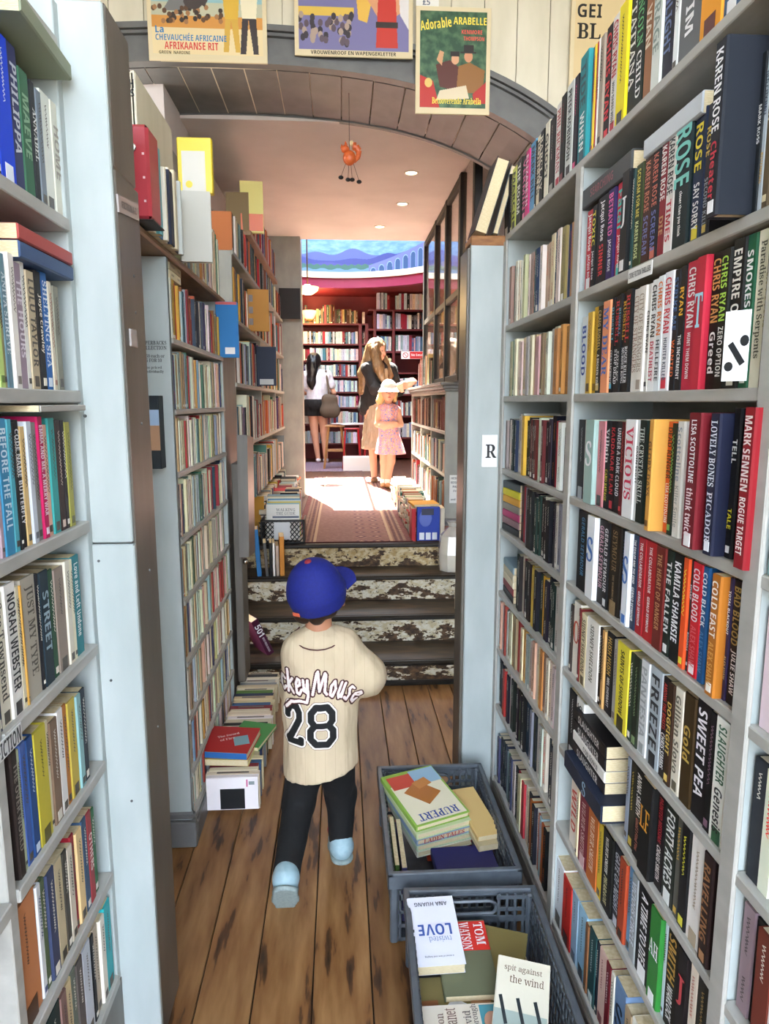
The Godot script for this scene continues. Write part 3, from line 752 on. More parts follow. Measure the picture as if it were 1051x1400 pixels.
func build_cases() -> void:
	var ys := [0.124, 0.425, 0.655, 0.878, 1.115, 1.34, 1.60, 1.847, 2.16]
	var o := thing("bookcase", "tall pale grey bookcase of crime paperbacks filling the right side", "bookcase")
	var m: Material = mats.shelf
	var xf := 0.592
	var xb := 0.80
	for z in [-2.545, -1.775, -0.94, 0.0, 0.9]:
		sl("upright", mats.paint, o, Vector3(xf, 0, z - 0.013), Vector3(xb, 2.16, z + 0.013), 0.002)
		sl("upright_edge", m, o, Vector3(xf - 0.008, 0, z - 0.02), Vector3(xf, 2.16, z + 0.02), 0.002)
	var zz := [-2.545, -1.775, -0.94, 0.0, 0.9]
	for k in 4:
		for i in 8:
			sl("shelf", m, o, Vector3(xf - 0.004, ys[i], zz[k] + 0.013), Vector3(xb, ys[i] + 0.02, zz[k + 1] - 0.013), 0.002)
	sl("shelf", m, o, Vector3(xf - 0.004, 2.16, -2.56), Vector3(xb, 2.18, 0.913), 0.002)
	sl("back_panel", m, o, Vector3(xb, 0, -2.56), Vector3(xb + 0.012, 2.6, 0.913), 0.002)
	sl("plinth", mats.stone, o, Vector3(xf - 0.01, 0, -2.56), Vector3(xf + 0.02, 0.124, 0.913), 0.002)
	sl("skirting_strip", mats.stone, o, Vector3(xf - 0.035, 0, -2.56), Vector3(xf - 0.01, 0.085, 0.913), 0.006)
	# end post of the right bookcase
	var p := thing("end_post", "pale blue post with bare wood top at end of right bookcase", "post", Vector3(0.53, 0, -2.63))
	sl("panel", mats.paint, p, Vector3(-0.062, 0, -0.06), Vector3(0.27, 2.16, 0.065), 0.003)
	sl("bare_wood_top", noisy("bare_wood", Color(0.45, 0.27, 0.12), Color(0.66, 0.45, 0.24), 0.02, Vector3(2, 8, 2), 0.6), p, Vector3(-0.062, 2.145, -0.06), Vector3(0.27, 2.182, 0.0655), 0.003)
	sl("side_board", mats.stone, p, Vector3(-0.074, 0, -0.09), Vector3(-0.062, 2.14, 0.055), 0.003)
	var tags := thing("letter_card", "small white card with a black letter hung on the pale post", "sign", Vector3(0.55, 1.42, -2.56))
	sl("card", hexm("f0f0ee", 0.5), tags, Vector3(-0.03, -0.06, 0.0), Vector3(0.028, 0.06, 0.004), 0.001)
	letter(tags, "R", Vector3(0.004, 0, 0.0046), Basis.IDENTITY, 0.04, 0.05, "101010", true)
	# near-left bookcase
	var l := thing("bookcase", "pale blue bookcase with grey shelves closest to camera on the left", "bookcase")
	var ly := [0.205, 0.48, 0.762, 1.042, 1.32, 1.598, 1.942, 2.28]
	for z in [-1.548, -1.085, -0.3, 0.6]:
		sl("upright", mats.paint if z < -1.2 else m, l, Vector3(-0.80, 0, z - 0.014), Vector3(-0.552, 2.38, z + 0.014), 0.002)
	var lz := [-1.548, -1.085, -0.3, 0.6]
	for k in 3:
		for y in ly:
			sl("shelf", m, l, Vector3(-0.80, y, lz[k] + 0.014), Vector3(-0.546, y + 0.025, lz[k + 1] - 0.014), 0.002)
	sl("back_panel", m, l, Vector3(-0.815, 0, -1.56), Vector3(-0.80, 2.38, 0.61), 0.002)
	sl("plinth", mats.stone, l, Vector3(-0.56, 0, -1.56), Vector3(-0.55, 0.205, 0.61), 0.002)
	# its end pier: pale front, stone grey side
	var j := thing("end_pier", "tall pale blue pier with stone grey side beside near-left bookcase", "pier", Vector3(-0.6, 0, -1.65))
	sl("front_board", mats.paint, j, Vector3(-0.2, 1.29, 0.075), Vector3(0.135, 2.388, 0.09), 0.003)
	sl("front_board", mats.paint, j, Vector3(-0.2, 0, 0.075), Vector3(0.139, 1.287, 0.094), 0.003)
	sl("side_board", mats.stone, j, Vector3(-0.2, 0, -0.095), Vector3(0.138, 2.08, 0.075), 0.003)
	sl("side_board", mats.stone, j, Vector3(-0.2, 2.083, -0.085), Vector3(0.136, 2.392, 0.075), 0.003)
	for q in [[-0.01, 2.30], [0.03, 2.0], [0.02, 1.72], [0.05, 1.62], [0.06, 1.3], [0.07, 1.02], [0.10, 0.72]]:
		var st := ns()
		tube(st, Vector3(q[0] + 0.0, q[1] - 0.05, 0.088), Vector3(q[0], q[1] - 0.05, 0.0955), 0.004, 0.003, 8)
		put(st, "screw_head", mat("screw", Color(0.35, 0.36, 0.36), 0.4, 0.7), j)
	for q in [1.88, 1.8, 1.55, 1.2, 0.8]:
		var st := ns()
		tube(st, Vector3(0.137, q, -0.02), Vector3(0.1405, q, -0.02), 0.004, 0.003, 8)
		put(st, "screw_head", mats.screw, j)
	var pl := thing("name_plate", "pale slanting plastic label fixed to the grey pier side", "label", Vector3(-0.4635, 2.02, -1.65))
	var st2 := ns()
	box(st2, Vector3(0.003, 0, 0), Vector3(0.004, 0.035, 0.15), Basis(Vector3.RIGHT, 0.12))
	put(st2, "strip", mat("pale_plastic", Color(0.66, 0.63, 0.62), 0.15), pl)
	letter(pl, "FICTION A-Z", Vector3(0.006, 0, 0), Basis(Vector3.RIGHT, 0.12) * Basis(Vector3.UP, PI / 2), 0.12, 0.014, "4a4848")
	var sw := thing("switch_plate", "small pale square plate stuck on the grey pier side", "plate", Vector3(-0.4605, 1.74, -1.63))
	sl("plate", mats.pale_plastic, sw, Vector3(-0.001, -0.02, -0.025), Vector3(0.004, 0.02, 0.025), 0.002)
	# far-left bookcase
	var c2 := thing("bookcase", "white bookcase of pale paperbacks behind the grey pier on left", "bookcase")
	var y2 := [0.10, 0.25, 0.455, 0.67, 0.895, 1.115, 1.345, 1.557, 1.79]
	for z in [-3.41, -2.385]:
		sl("upright", mats.paint, c2, Vector3(-0.78, 0, z - 0.012), Vector3(-0.552, 2.06, z + 0.012), 0.002)
	for y in y2:
		if y == 0.10: continue
		sl("shelf", m, c2, Vector3(-0.78, y, -3.398), Vector3(-0.546, y + 0.018, -2.397), 0.002)
	sl("back_panel", m, c2, Vector3(-0.795, 0, -3.42), Vector3(-0.78, 2.06, -2.37), 0.002)
	sl("shelf", m, c2, Vector3(-0.78, 0.08, -3.398), Vector3(-0.546, 0.098, -2.397), 0.002)
	sl("side_panel", mats.paint, c2, Vector3(-1.0, 0.12, -2.39), Vector3(-0.552, 2.06, -2.372), 0.002)
	sl("skirting", mats.grey, c2, Vector3(-1.0, 0, -2.39), Vector3(-0.535, 0.10, -2.355), 0.004)
	sl("skirting", mats.grey, c2, Vector3(-1.0, 0.10, -2.39), Vector3(-0.54, 0.135, -2.365), 0.012)
	sl("skirting", mats.grey, c2, Vector3(-0.552, 0, -3.41), Vector3(-0.535, 0.08, -2.39), 0.004)
	sl("top_shelf", noisy("bare_shelf_wood", Color(0.42, 0.30, 0.20), Color(0.60, 0.46, 0.32), 0.02, Vector3(3, 3, 0.5), 0.55), c2, Vector3(-1.0, 2.062, -3.5), Vector3(-0.545, 2.085, -1.76), 0.006)
	var notice := thing("notice", "black print about paperbacks on the white bookcase end panel", "notice", Vector3(-0.60, 1.76, -2.369))
	letter(notice, "PAPERBACKS", Vector3(-0.005, 0.03, 0), Basis.IDENTITY, 0.085, 0.012, "3a3a3a", true)
	letter(notice, "COLLECTION", Vector3(-0.005, 0.014, 0), Basis.IDENTITY, 0.085, 0.012, "3a3a3a", true)
	letter(notice, "2.50 each or", Vector3(-0.005, -0.012, 0), Basis.IDENTITY, 0.07, 0.011, "3a3a3a", true)
	letter(notice, "5 FOR 10", Vector3(-0.005, -0.026, 0), Basis.IDENTITY, 0.05, 0.011, "3a3a3a", true)
	letter(notice, "as priced", Vector3(-0.005, -0.05, 0), Basis.IDENTITY, 0.055, 0.011, "3a3a3a", true)
	letter(notice, "individually", Vector3(-0.005, -0.063, 0), Basis.IDENTITY, 0.06, 0.011, "3a3a3a", true)
	var hb := book(0.03, 0.235, 0.06, "2c3236", true)
	place_book(hb, Transform3D(Basis(Vector3.UP, 0.0), Vector3(-0.595, 1.385, -2.30)), "guide with a city photograph standing at end of white bookcase", "")
	patch(hb, "cover_photograph", Vector3(0, 0.12, 0.001), Vector2(0.03, 0.12), "b08868")
	patch(hb, "cover_photograph", Vector3(0, 0.165, 0.0012), Vector2(0.03, 0.05), "9cb4d0")
	# cream panelled box over the far-left bookcase
	var cb := thing("display_box", "tall cream panelled box standing above the left bookcase", "box", Vector3(-0.85, 2.086, -2.68))
	for i in 5:
		sl("front_board", mats.board, cb, Vector3(-0.2 + i * 0.083, 0, 0.235), Vector3(-0.2 + i * 0.083 + 0.08, 0.54, 0.25), 0.004)
	sl("side_panel", mats.board, cb, Vector3(0.2, 0, -0.24), Vector3(0.215, 0.545, 0.25), 0.003)
	sl("body", mats.board, cb, Vector3(-0.2, 0, -0.24), Vector3(0.2, 0.54, 0.234), 0.003)
	letter(cb, "DANCING WITH", Vector3(0.13, 0.505, 0.2505), Basis.IDENTITY, 0.16, 0.026, "141414")
	letter(cb, "OUR HANDS", Vector3(0.13, 0.478, 0.2505), Basis.IDENTITY, 0.16, 0.022, "141414")
	# grey board leaning by the steps
	var gb := thing("newel_board", "grey painted board standing at the left foot of steps", "board", Vector3(-0.5, 0, -3.55))
	var sb := ns()
	box(sb, Vector3(0.02, 1.13, 0), Vector3(0.05, 0.60, 0.24), Basis(Vector3.RIGHT, -0.10))
	put(sb, "board", mats.stone, gb)
	sl("post", mats.stone, gb, Vector3(-0.04, 0.17, -0.1), Vector3(0.0, 1.3, 0.08), 0.004)
	sl("panel", mats.stone, gb, Vector3(-0.075, 0, -0.26), Vector3(-0.055, 2.0, 0.12), 0.004)
	var kn := ns()
	sphere(kn, Vector3(0.012, 0.80, 0.05), Vector3(0.016, 0.016, 0.016), 6)
	put(kn, "door_knob", mat("chrome", Color(0.8, 0.8, 0.8), 0.2, 1.0), gb)
	# wall shelves of the passage, left
	var c3 := thing("wall_shelves", "left passage shelves crowded with mixed books beyond the steps", "shelves", Vector3(-0.7, 0.642, -5.5))
	var off := Vector3(0.7, -0.642, 5.5)
	for y in [1.34, 1.68, 2.02, 2.36]:
		sl("shelf", mats.grey_case, c3, Vector3(-0.86, y, -7.05) + off, Vector3(-0.55, y + 0.022, -3.85) + off, 0.002)
	sl("shelf", mats.bare_shelf_wood, c3, Vector3(-0.86, 2.60, -6.3) + off, Vector3(-0.53, 2.63, -4.5) + off, 0.004)
	for z in [-3.86, -5.1, -6.2, -7.06]:
		sl("upright", mats.grey_case, c3, Vector3(-0.86, 1.34, z - 0.012) + off, Vector3(-0.56, 2.38, z + 0.012) + off, 0.002)
	sl("back_panel", mats.grey_case, c3, Vector3(-0.875, 0.642, -7.06) + off, Vector3(-0.86, 2.9, -3.9) + off, 0.002)
	# cabinet on the right of the passage
	var cab := thing("bookcase", "low grey bookcase with moulded top along right of the passage", "bookcase", Vector3(0.95, 0.642, -6.6))
	off = Vector3(-0.95, -0.642, 6.6)
	sl("end_panel", mats.grey_case, cab, Vector3(0.80, 0.642, -5.375) + off, Vector3(1.16, 1.68, -5.35) + off, 0.003)
	for z in [-6.2, -7.0, -7.9]:
		sl("upright", mats.grey_case, cab, Vector3(0.80, 0.70, z - 0.015) + off, Vector3(1.1, 1.68, z + 0.015) + off, 0.003)
	for y in [0.70, 1.02, 1.35, 1.66]:
		sl("shelf", mats.grey_case, cab, Vector3(0.80, y, -7.9) + off, Vector3(1.12, y + 0.025, -5.375) + off, 0.003)
	sl("back_panel", mats.grey_case, cab, Vector3(1.1, 0.642, -7.9) + off, Vector3(1.16, 1.68, -5.375) + off, 0.003)
	for mo in [[0.79, 1.68, 1.70], [0.775, 1.70, 1.725], [0.755, 1.725, 1.75]]:
		sl("cornice", mats.stone, cab, Vector3(mo[0], mo[1], -7.95) + off, Vector3(1.16, mo[2], -5.35 + (0.80 - mo[0])) + off, 0.004)
	sl("skirting", mats.grey, cab, Vector3(0.785, 0.642, -7.9) + off, Vector3(1.16, 0.70, -5.335) + off, 0.006)
	var nt := thing("notice", "handwritten white price notice on the low grey bookcase end", "notice", Vector3(0.90, 0.93, -5.346))
	sl("paper", hexm("e6e6e2", 0.7), nt, Vector3(-0.06, -0.11, 0), Vector3(0.08, 0.11, 0.001), 0.0003)
	var li := 0
	for s in ["HEIGHTS", "BIOGRAPHY", "PAPER", "From", "2", "and more"]:
		letter(nt, s, Vector3(0.0, 0.085 - li * 0.033, 0.0014), Basis.IDENTITY, 0.10, 0.017, "50525a")
		li += 1
	# glazed screen above it
	var gs := thing("glazed_screen", "black framed glass screen rising over the low grey bookcase", "screen", Vector3(0.87, 1.75, -6.2))
	off = Vector3(-0.87, -1.75, 6.2)
	var bl := mat("black_frame", Color(0.03, 0.028, 0.026), 0.6)
	var gl := mat("screen_glass", Color(0.55, 0.5, 0.46, 0.4), 0.02)
	gl.transparency = BaseMaterial3D.TRANSPARENCY_ALPHA
	gl.metallic_specular = 1.0
	var zs := [-5.12, -5.78, -6.4, -7.24]
	for z in zs:
		sl("post", bl, gs, Vector3(0.845, 1.75, z - 0.035) + off, Vector3(0.895, 3.168, z + 0.035) + off, 0.004)
	for k in 3:
		var za: float = zs[k + 1] + 0.035
		var zb: float = zs[k] - 0.035
		for y in [1.75, 2.36, 3.12]:
			sl("rail", bl, gs, Vector3(0.85, y, za) + off, Vector3(0.89, y + 0.05, zb) + off, 0.004)
		for yy in [[1.8, 2.36], [2.41, 3.12]]:
			sl("pane", gl, gs, Vector3(0.868, yy[0], za) + off, Vector3(0.874, yy[1], zb) + off, 0.0005)
	sl("post", bl, gs, Vector3(0.845, 1.75, -4.62) + off, Vector3(0.895, 3.168, -4.55) + off, 0.004)
	sl("pane", gl, gs, Vector3(0.868, 2.2, -5.085) + off, Vector3(0.874, 3.168, -4.62) + off, 0.0005)
	sl("backing", mats.plaster, gs, Vector3(1.10, 1.75, -7.2) + off, Vector3(1.155, 3.168, -4.35) + off, 0.0005)
	# red bookcases at the back of the red room
	var rc := thing("bookcase", "dark red bookcase covering the back wall of the red room", "bookcase", Vector3(0.3, 0.642, -11.75))
	off = Vector3(-0.3, -0.642, 11.75)
	var mr: Material = mats.maroon
	var by := [0.9, 1.22, 1.49, 1.74, 1.985, 2.24, 2.505, 2.825]
	for y in by:
		sl("shelf", mr, rc, Vector3(-1.5, y, -11.98) + off, Vector3(0.44, y + 0.025, -11.62) + off, 0.002)
	for xx in [-1.5, -0.62, 0.335, 0.44]:
		sl("upright", mr, rc, Vector3(xx - 0.025, 0.642, -11.98) + off, Vector3(xx + 0.025, 2.85, -11.61) + off, 0.002)
	var by2 := [1.0, 1.35, 1.70, 2.04, 2.375, 2.72, 3.02]
	for y in by2:
		sl("shelf", mr, rc, Vector3(0.46, y, -11.98) + off, Vector3(2.2, y + 0.03, -11.42) + off, 0.002)
	for xx in [0.56, 0.86, 1.5, 2.2]:
		sl("upright", mr, rc, Vector3(xx - 0.02, 0.642, -11.98) + off, Vector3(xx + 0.02, 3.05, -11.41) + off, 0.002)
	for y in by:
		fill(Vector3(-1.45, y + 0.026, -11.63), Vector3.RIGHT, Vector3.BACK, 0.80, "bright", 0.02, 0.045, 0.17, 0.21)
		fill(Vector3(-0.59, y + 0.026, -11.63), Vector3.RIGHT, Vector3.BACK, 0.89, "bright" if y < 2.8 else "old", 0.02, 0.045, 0.17, 0.2 if y < 2.8 else 0.3)
		fill(Vector3(0.365, y + 0.026, -11.63), Vector3.RIGHT, Vector3.BACK, 0.05, "mixed", 0.02, 0.03, 0.17, 0.21)
	for y in by2:
		fill(Vector3(0.59, y + 0.031, -11.43), Vector3.RIGHT, Vector3.BACK, 0.24, "bright", 0.02, 0.05, 0.18, 0.27 if y > 2.9 else 0.24)
		if y != 2.04: fill(Vector3(0.89, y + 0.031, -11.43), Vector3.RIGHT, Vector3.BACK, 0.58, "bright", 0.02, 0.05, 0.2, 0.27 if y > 2.9 else 0.25)
		fill(Vector3(1.53, y + 0.031, -11.43), Vector3.RIGHT, Vector3.BACK, 0.6, "mixed", 0.02, 0.05, 0.2, 0.25)
	var ns1 := thing("sign", "red and white prohibition sign on the dark red bookcase", "sign", Vector3(1.15, 2.34, -11.405))
	sl("plate", hexm("eeeeec", 0.4), ns1, Vector3(-0.17, -0.06, 0), Vector3(0.3, 0.06, 0.004), 0.001)
	patch(ns1, "red_field", Vector3(0.13, 0, 0.0045), Vector2(0.32, 0.11), "d02c30")
	letter(ns1, "No Smoking", Vector3(0.13, 0, 0.006), Basis.IDENTITY, 0.28, 0.05, "f4f0f0")
	var ring := TorusMesh.new()
	ring.inner_radius = 0.034
	ring.outer_radius = 0.044
	ring.rings = 24
	ring.ring_segments = 6
	var ro := MeshInstance3D.new()
	ro.mesh = ring
	ro.material_override = hexm("c03038", 0.4)
	ro.name = "prohibition_ring"
	ns1.add_child(ro, true)
	ro.transform = Transform3D(Basis(Vector3.RIGHT, PI / 2) * Basis.from_scale(Vector3(1, 0.05, 1)), Vector3(-0.1, 0, 0.005))
	var sba := ns()
	box(sba, Vector3(-0.1, 0, 0.005), Vector3(0.075, 0.008, 0.001), Basis(Vector3.BACK, -0.78))
	put(sba, "prohibition_bar", hexm("c03038", 0.4), ns1)

func build_books() -> void:
	var gr := "crime paperbacks on the right bookcase"
	data_row("T", 1, 0.60, 0.5, "along the top of right bookcase", gr)
	var rows := ["N2", "N3", "N4", "N5", "N6", "N7", "N7b", "N8", "N9"]
	var gaps := [0.288, 0.224, 0.236, 0.202, 0.214, 0.200, 0.200, 0.207, 0.276]
	var nm := ["second", "third", "fourth", "fifth", "sixth", "seventh", "seventh", "eighth", "ninth"]
	for i in rows.size():
		var w: String = "on %s row down, right bookcase's near bay" % nm[i]
		if rows[i] == "N7b": w = "after flat pile, seventh row down, right bookcase"
		data_row(rows[i], 1, 0.596, gaps[i], w, gr)
	var gl := "books on the near-left bookcase"
	var lr := ["L0", "L1", "L2", "L3", "L4", "L5", "L6"]
	var lg := [0.31, 0.318, 0.252, 0.252, 0.254, 0.254, 0.249]
	var ln := ["top visible", "second", "third", "fourth", "fifth", "sixth", "lowest visible"]
	for i in 7:
		data_row(lr[i], -1, -0.556, lg[i], "on %s row of near-left bookcase" % ln[i], gl)
	# bay 1 of the right bookcase (far), bay 3 (nearest)
	var ys := [0.145, 0.446, 0.676, 0.899, 1.136, 1.361, 1.621, 1.868]
	var gp := [0.27, 0.2, 0.195, 0.21, 0.195, 0.232, 0.22, 0.285]
	var pals := ["mixed", "crime", "pale", "crime", "crime", "crime", "crime", "pale"]
	var R90 := Vector3(0, 0, 1)
	for i in 8:
		var start := -2.52
		var ln2 := 0.73
		if i == 4 or i == 3: start = -2.30
		fill(Vector3(0.597, ys[i], start), R90, Vector3.LEFT, -1.79 - start, pals[i] if i != 6 else "pale", 0.016, 0.036, 0.172, minf(gp[i] - 0.006, 0.2), 0.02)
		fill(Vector3(0.597, ys[i], -0.92), R90, Vector3.LEFT, 0.9, "crime" if i != 5 else "mixed", 0.02, 0.04, 0.175, minf(gp[i] - 0.006, 0.215), 0.02)
	fill(Vector3(0.60, 2.181, -0.85), R90, Vector3.LEFT, 0.9, "crime", 0.025, 0.045, 0.2, 0.24)
	# left far bookcase
	var y2 := [0.099, 0.268, 0.473, 0.688, 0.913, 1.133, 1.363, 1.575, 1.808]
	var g2 := [0.14, 0.18, 0.19, 0.2, 0.195, 0.205, 0.19, 0.205, 0.24]
	for i in 9:
		fill(Vector3(-0.558, y2[i], -2.40), Vector3(0, 0, -1), Vector3.RIGHT, 0.98, "pale" if i < 8 else "mixed", 0.009, 0.024, minf(0.172, g2[i] - 0.02), minf(0.2, g2[i] - 0.004), 0.01)
	fill(Vector3(-0.555, 2.086, -2.62), Vector3(0, 0, -1), Vector3.RIGHT, 0.86, "pale", 0.014, 0.036, 0.22, 0.31)
	fill(Vector3(-0.72, 2.086, -2.95), Vector3(0, 0, -1), Vector3.RIGHT, 0.5, "mixed", 0.014, 0.036, 0.36, 0.46)
	pile(Vector3(-0.56, 2.01, -2.55), Vector3(0, 0, 1), Vector3.RIGHT, 2, 0.18, 0.11, "pale", 0.03)
	# passage shelves, left
	for y in [1.362, 1.702, 2.042, 2.382, 2.632]:
		if y > 2.6: fill(Vector3(-0.545, y, -4.55), Vector3(0, 0, -1), Vector3.RIGHT, 1.7, "mixed", 0.018, 0.05, 0.2, 0.27)
		else:
			for s in [[-3.88, 1.2], [-5.12, 1.06], [-6.22, 0.82]]:
				fill(Vector3(-0.557, y, s[0]), Vector3(0, 0, -1), Vector3.RIGHT, s[1], "mixed", 0.015, 0.05, 0.2, 0.20 if y > 2.3 else 0.29, 0.06)
	# passage cabinet, right
	for y in [0.726, 1.046, 1.376]:
		for s in [[-6.18, 0.79], [-6.98, 0.76], [-7.88, 0.86]]:
			fill(Vector3(0.81, y, s[0]), Vector3(0, 0, 1), Vector3.LEFT, s[1], "old" if y > 1.3 else "mixed", 0.02, 0.045, 0.2, 0.27)
	# piles on the upper floor, left and right of the rug
	var yy := 0.643
	for i in 16:
		var z := -5.05 - i * 0.13
		pile(Vector3(-0.42 + rng.randf_range(-0.03, 0.03), yy, z), Vector3(0, 0, -1), Vector3.RIGHT, rng.randi_range(5, 12) if i > 2 else 9, 0.2, 0.14, "mixed", 0.15)
	for i in 9:
		var z := -5.0 - i * 0.22
		pile(Vector3(0.60 + rng.randf_range(-0.02, 0.02), yy, z), Vector3(-1, 0, 0), Vector3.BACK, rng.randi_range(6, 10), 0.2, 0.15, "pale", 0.1)
	fill(Vector3(0.50, yy, -6.9), Vector3(0, 0, 1), Vector3.LEFT, 1.9, "pale", 0.015, 0.04, 0.18, 0.24)
	fill(Vector3(-0.33, yy, -4.95), Vector3(0, 0, -1), Vector3.RIGHT, 1.0, "mixed", 0.012, 0.03, 0.22, 0.28)
	fill(Vector3(-0.55, 0.643, -5.0), Vector3(0, 0, -1), Vector3.RIGHT, 2.0, "mixed", 0.015, 0.04, 0.22, 0.3)
	fill(Vector3(-0.56, 0.98, -4.6), Vector3(0, 0, -1), Vector3.RIGHT, 2.4, "mixed", 0.015, 0.04, 0.22, 0.3)
	# leaning frames and books on the cabinet top
	fill(Vector3(0.83, 1.751, -7.6), Vector3(0, 0, 1), Vector3.LEFT, 1.2, "old", 0.02, 0.05, 0.16, 0.3, 0.3)

# ---------------------------------------------------------------- crates, posters, rug, toys and loose books
func crate(at: Vector3, turn: float, w: float, l: float, h: float, label: String, lip: float) -> Node3D:
	var o := thing("crate", label, "crate", at, "grey plastic crates of books")
	o.rotation.y = turn
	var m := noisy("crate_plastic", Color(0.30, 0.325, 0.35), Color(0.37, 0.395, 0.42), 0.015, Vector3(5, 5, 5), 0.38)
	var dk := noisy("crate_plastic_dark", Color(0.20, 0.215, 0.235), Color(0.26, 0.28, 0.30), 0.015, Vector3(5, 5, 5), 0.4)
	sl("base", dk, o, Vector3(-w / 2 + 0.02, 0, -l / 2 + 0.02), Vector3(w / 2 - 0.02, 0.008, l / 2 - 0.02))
	# rim
	var st := ns()
	slab(st, Vector3(-w / 2, h - 0.012, -l / 2), Vector3(w / 2, h, -l / 2 + 0.018), 0.003)
	slab(st, Vector3(-w / 2, h - 0.012, l / 2 - 0.018), Vector3(w / 2, h, l / 2), 0.003)
	slab(st, Vector3(-w / 2, h - 0.012, -l / 2), Vector3(-w / 2 + 0.018, h, l / 2), 0.003)
	slab(st, Vector3(w / 2 - 0.018, h - 0.012, -l / 2), Vector3(w / 2, h, l / 2), 0.003)
	slab(st, Vector3(-w / 2, h - lip, l / 2 - 0.006), Vector3(w / 2, h - 0.006, l / 2), 0.003)
	slab(st, Vector3(-w / 2, h - lip, -l / 2), Vector3(w / 2, h - 0.006, -l / 2 + 0.006), 0.003)
	slab(st, Vector3(-w / 2, h - lip, -l / 2), Vector3(-w / 2 + 0.006, h - 0.006, l / 2), 0.003)
	slab(st, Vector3(w / 2 - 0.006, h - lip, -l / 2), Vector3(w / 2, h - 0.006, l / 2), 0.003)
	put(st, "rim", m, o)
	# slotted walls
	for sd in 4:
		var s2 := ns()
		var span := (w if sd < 2 else l) - 0.03
		var n := int(span / 0.022)
		var ht := h - 0.012
		var handle := sd < 2
		for i in n + 1:
			var x := -span / 2 + span * i / n
			var skip := handle and absf(x) < 0.075
			slab(s2, Vector3(x - 0.004, 0.0, -0.002), Vector3(x + 0.004, ht - (0.075 if skip else 0.0), 0.002), 0.001)
		var bars := [0.0, 0.045, 0.09, 0.135, 0.168, h - 0.03]
		for k in bars.size():
			var y: float = bars[k]
			if y > ht - 0.018: continue
			if handle and y > ht - 0.075:
				slab(s2, Vector3(-span / 2, y, -0.002), Vector3(-0.075, y + 0.012, 0.002), 0.001)
				slab(s2, Vector3(0.075, y, -0.002), Vector3(span / 2, y + 0.012, 0.002), 0.001)
			else:
				slab(s2, Vector3(-span / 2, y, -0.002), Vector3(span / 2, y + (0.012 if k != 3 else 0.02), 0.002), 0.001)
		if handle:
			for seg in 16:
				var t0 := TAU * seg / 16
				var t1 := TAU * (seg + 1) / 16
				var c0 := Vector3(signf(cos(t0)) * 0.055 + cos(t0) * 0.02, ht - 0.042 + sin(t0) * 0.02, 0)
				var c1 := Vector3(signf(cos(t1)) * 0.055 + cos(t1) * 0.02, ht - 0.042 + sin(t1) * 0.02, 0)
				tube(s2, c0, c1, 0.005, 0.005, 6)
			slab(s2, Vector3(-0.08, ht - 0.08, -0.002), Vector3(0.08, ht - 0.066, 0.002), 0.001)
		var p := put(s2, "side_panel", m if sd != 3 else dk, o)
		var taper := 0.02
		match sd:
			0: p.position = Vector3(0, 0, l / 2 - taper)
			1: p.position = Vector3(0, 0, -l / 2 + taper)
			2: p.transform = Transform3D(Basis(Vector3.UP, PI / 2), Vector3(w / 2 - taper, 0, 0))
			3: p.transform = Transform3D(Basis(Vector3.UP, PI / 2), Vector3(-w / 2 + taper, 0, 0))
	for sx in [-1, 1]:
		for sz in [-1, 1]:
			sl("corner_post", m, o, Vector3(sx * (w / 2 - 0.02) - 0.012, 0, sz * (l / 2 - 0.02) - 0.012), Vector3(sx * (w / 2 - 0.02) + 0.012, h - 0.01, sz * (l / 2 - 0.02) + 0.012), 0.005)
	return o

# a book lying or propped with its front cover towards the basis' +z, head towards +y; origin at the middle of the front cover
func flat_book(tr: Transform3D, w: float, h: float, t: float, col: String, label: String, hard := false) -> Node3D:
	var o := Node3D.new()
	var inner := book(t, h, w, col, hard)
	for c in inner.get_children():
		inner.remove_child(c)
		o.add_child(c, true)
		# spine at the left edge of the cover
		c.transform = Transform3D(Basis(Vector3.UP, -PI / 2), Vector3(-w / 2, -h / 2, -t / 2)) * c.transform
	inner.free()
	return place_book(o, tr, label, "")

func lying(x: float, y: float, z: float, turn: float, tilt := 0.0, roll := 0.0) -> Transform3D:
	# cover up, head away from the camera when turn is 0
	return Transform3D(Basis(Vector3.UP, turn) * Basis(Vector3.RIGHT, -PI / 2 + tilt) * Basis(Vector3.UP, roll), Vector3(x, y, z))

func poster(im: Image, at: Vector3, w: float, h: float, label: String) -> Node3D:
	var o := thing("poster", label, "poster", at, "vintage film posters over the arch")
	sl("board", hexm("d9c9a4", 0.6), o, Vector3(0, 0, 0), Vector3(w, h, 0.012), 0.001)
	var st := ns()
	quad(st, Vector3(0.02, h - 0.02, 0.0128), Vector3(w - 0.02, h - 0.02, 0.0128), Vector3(w - 0.02, 0.028, 0.0128), Vector3(0.02, 0.028, 0.0128))
	put(st, "print", pic(im, 0.4), o)
	return o

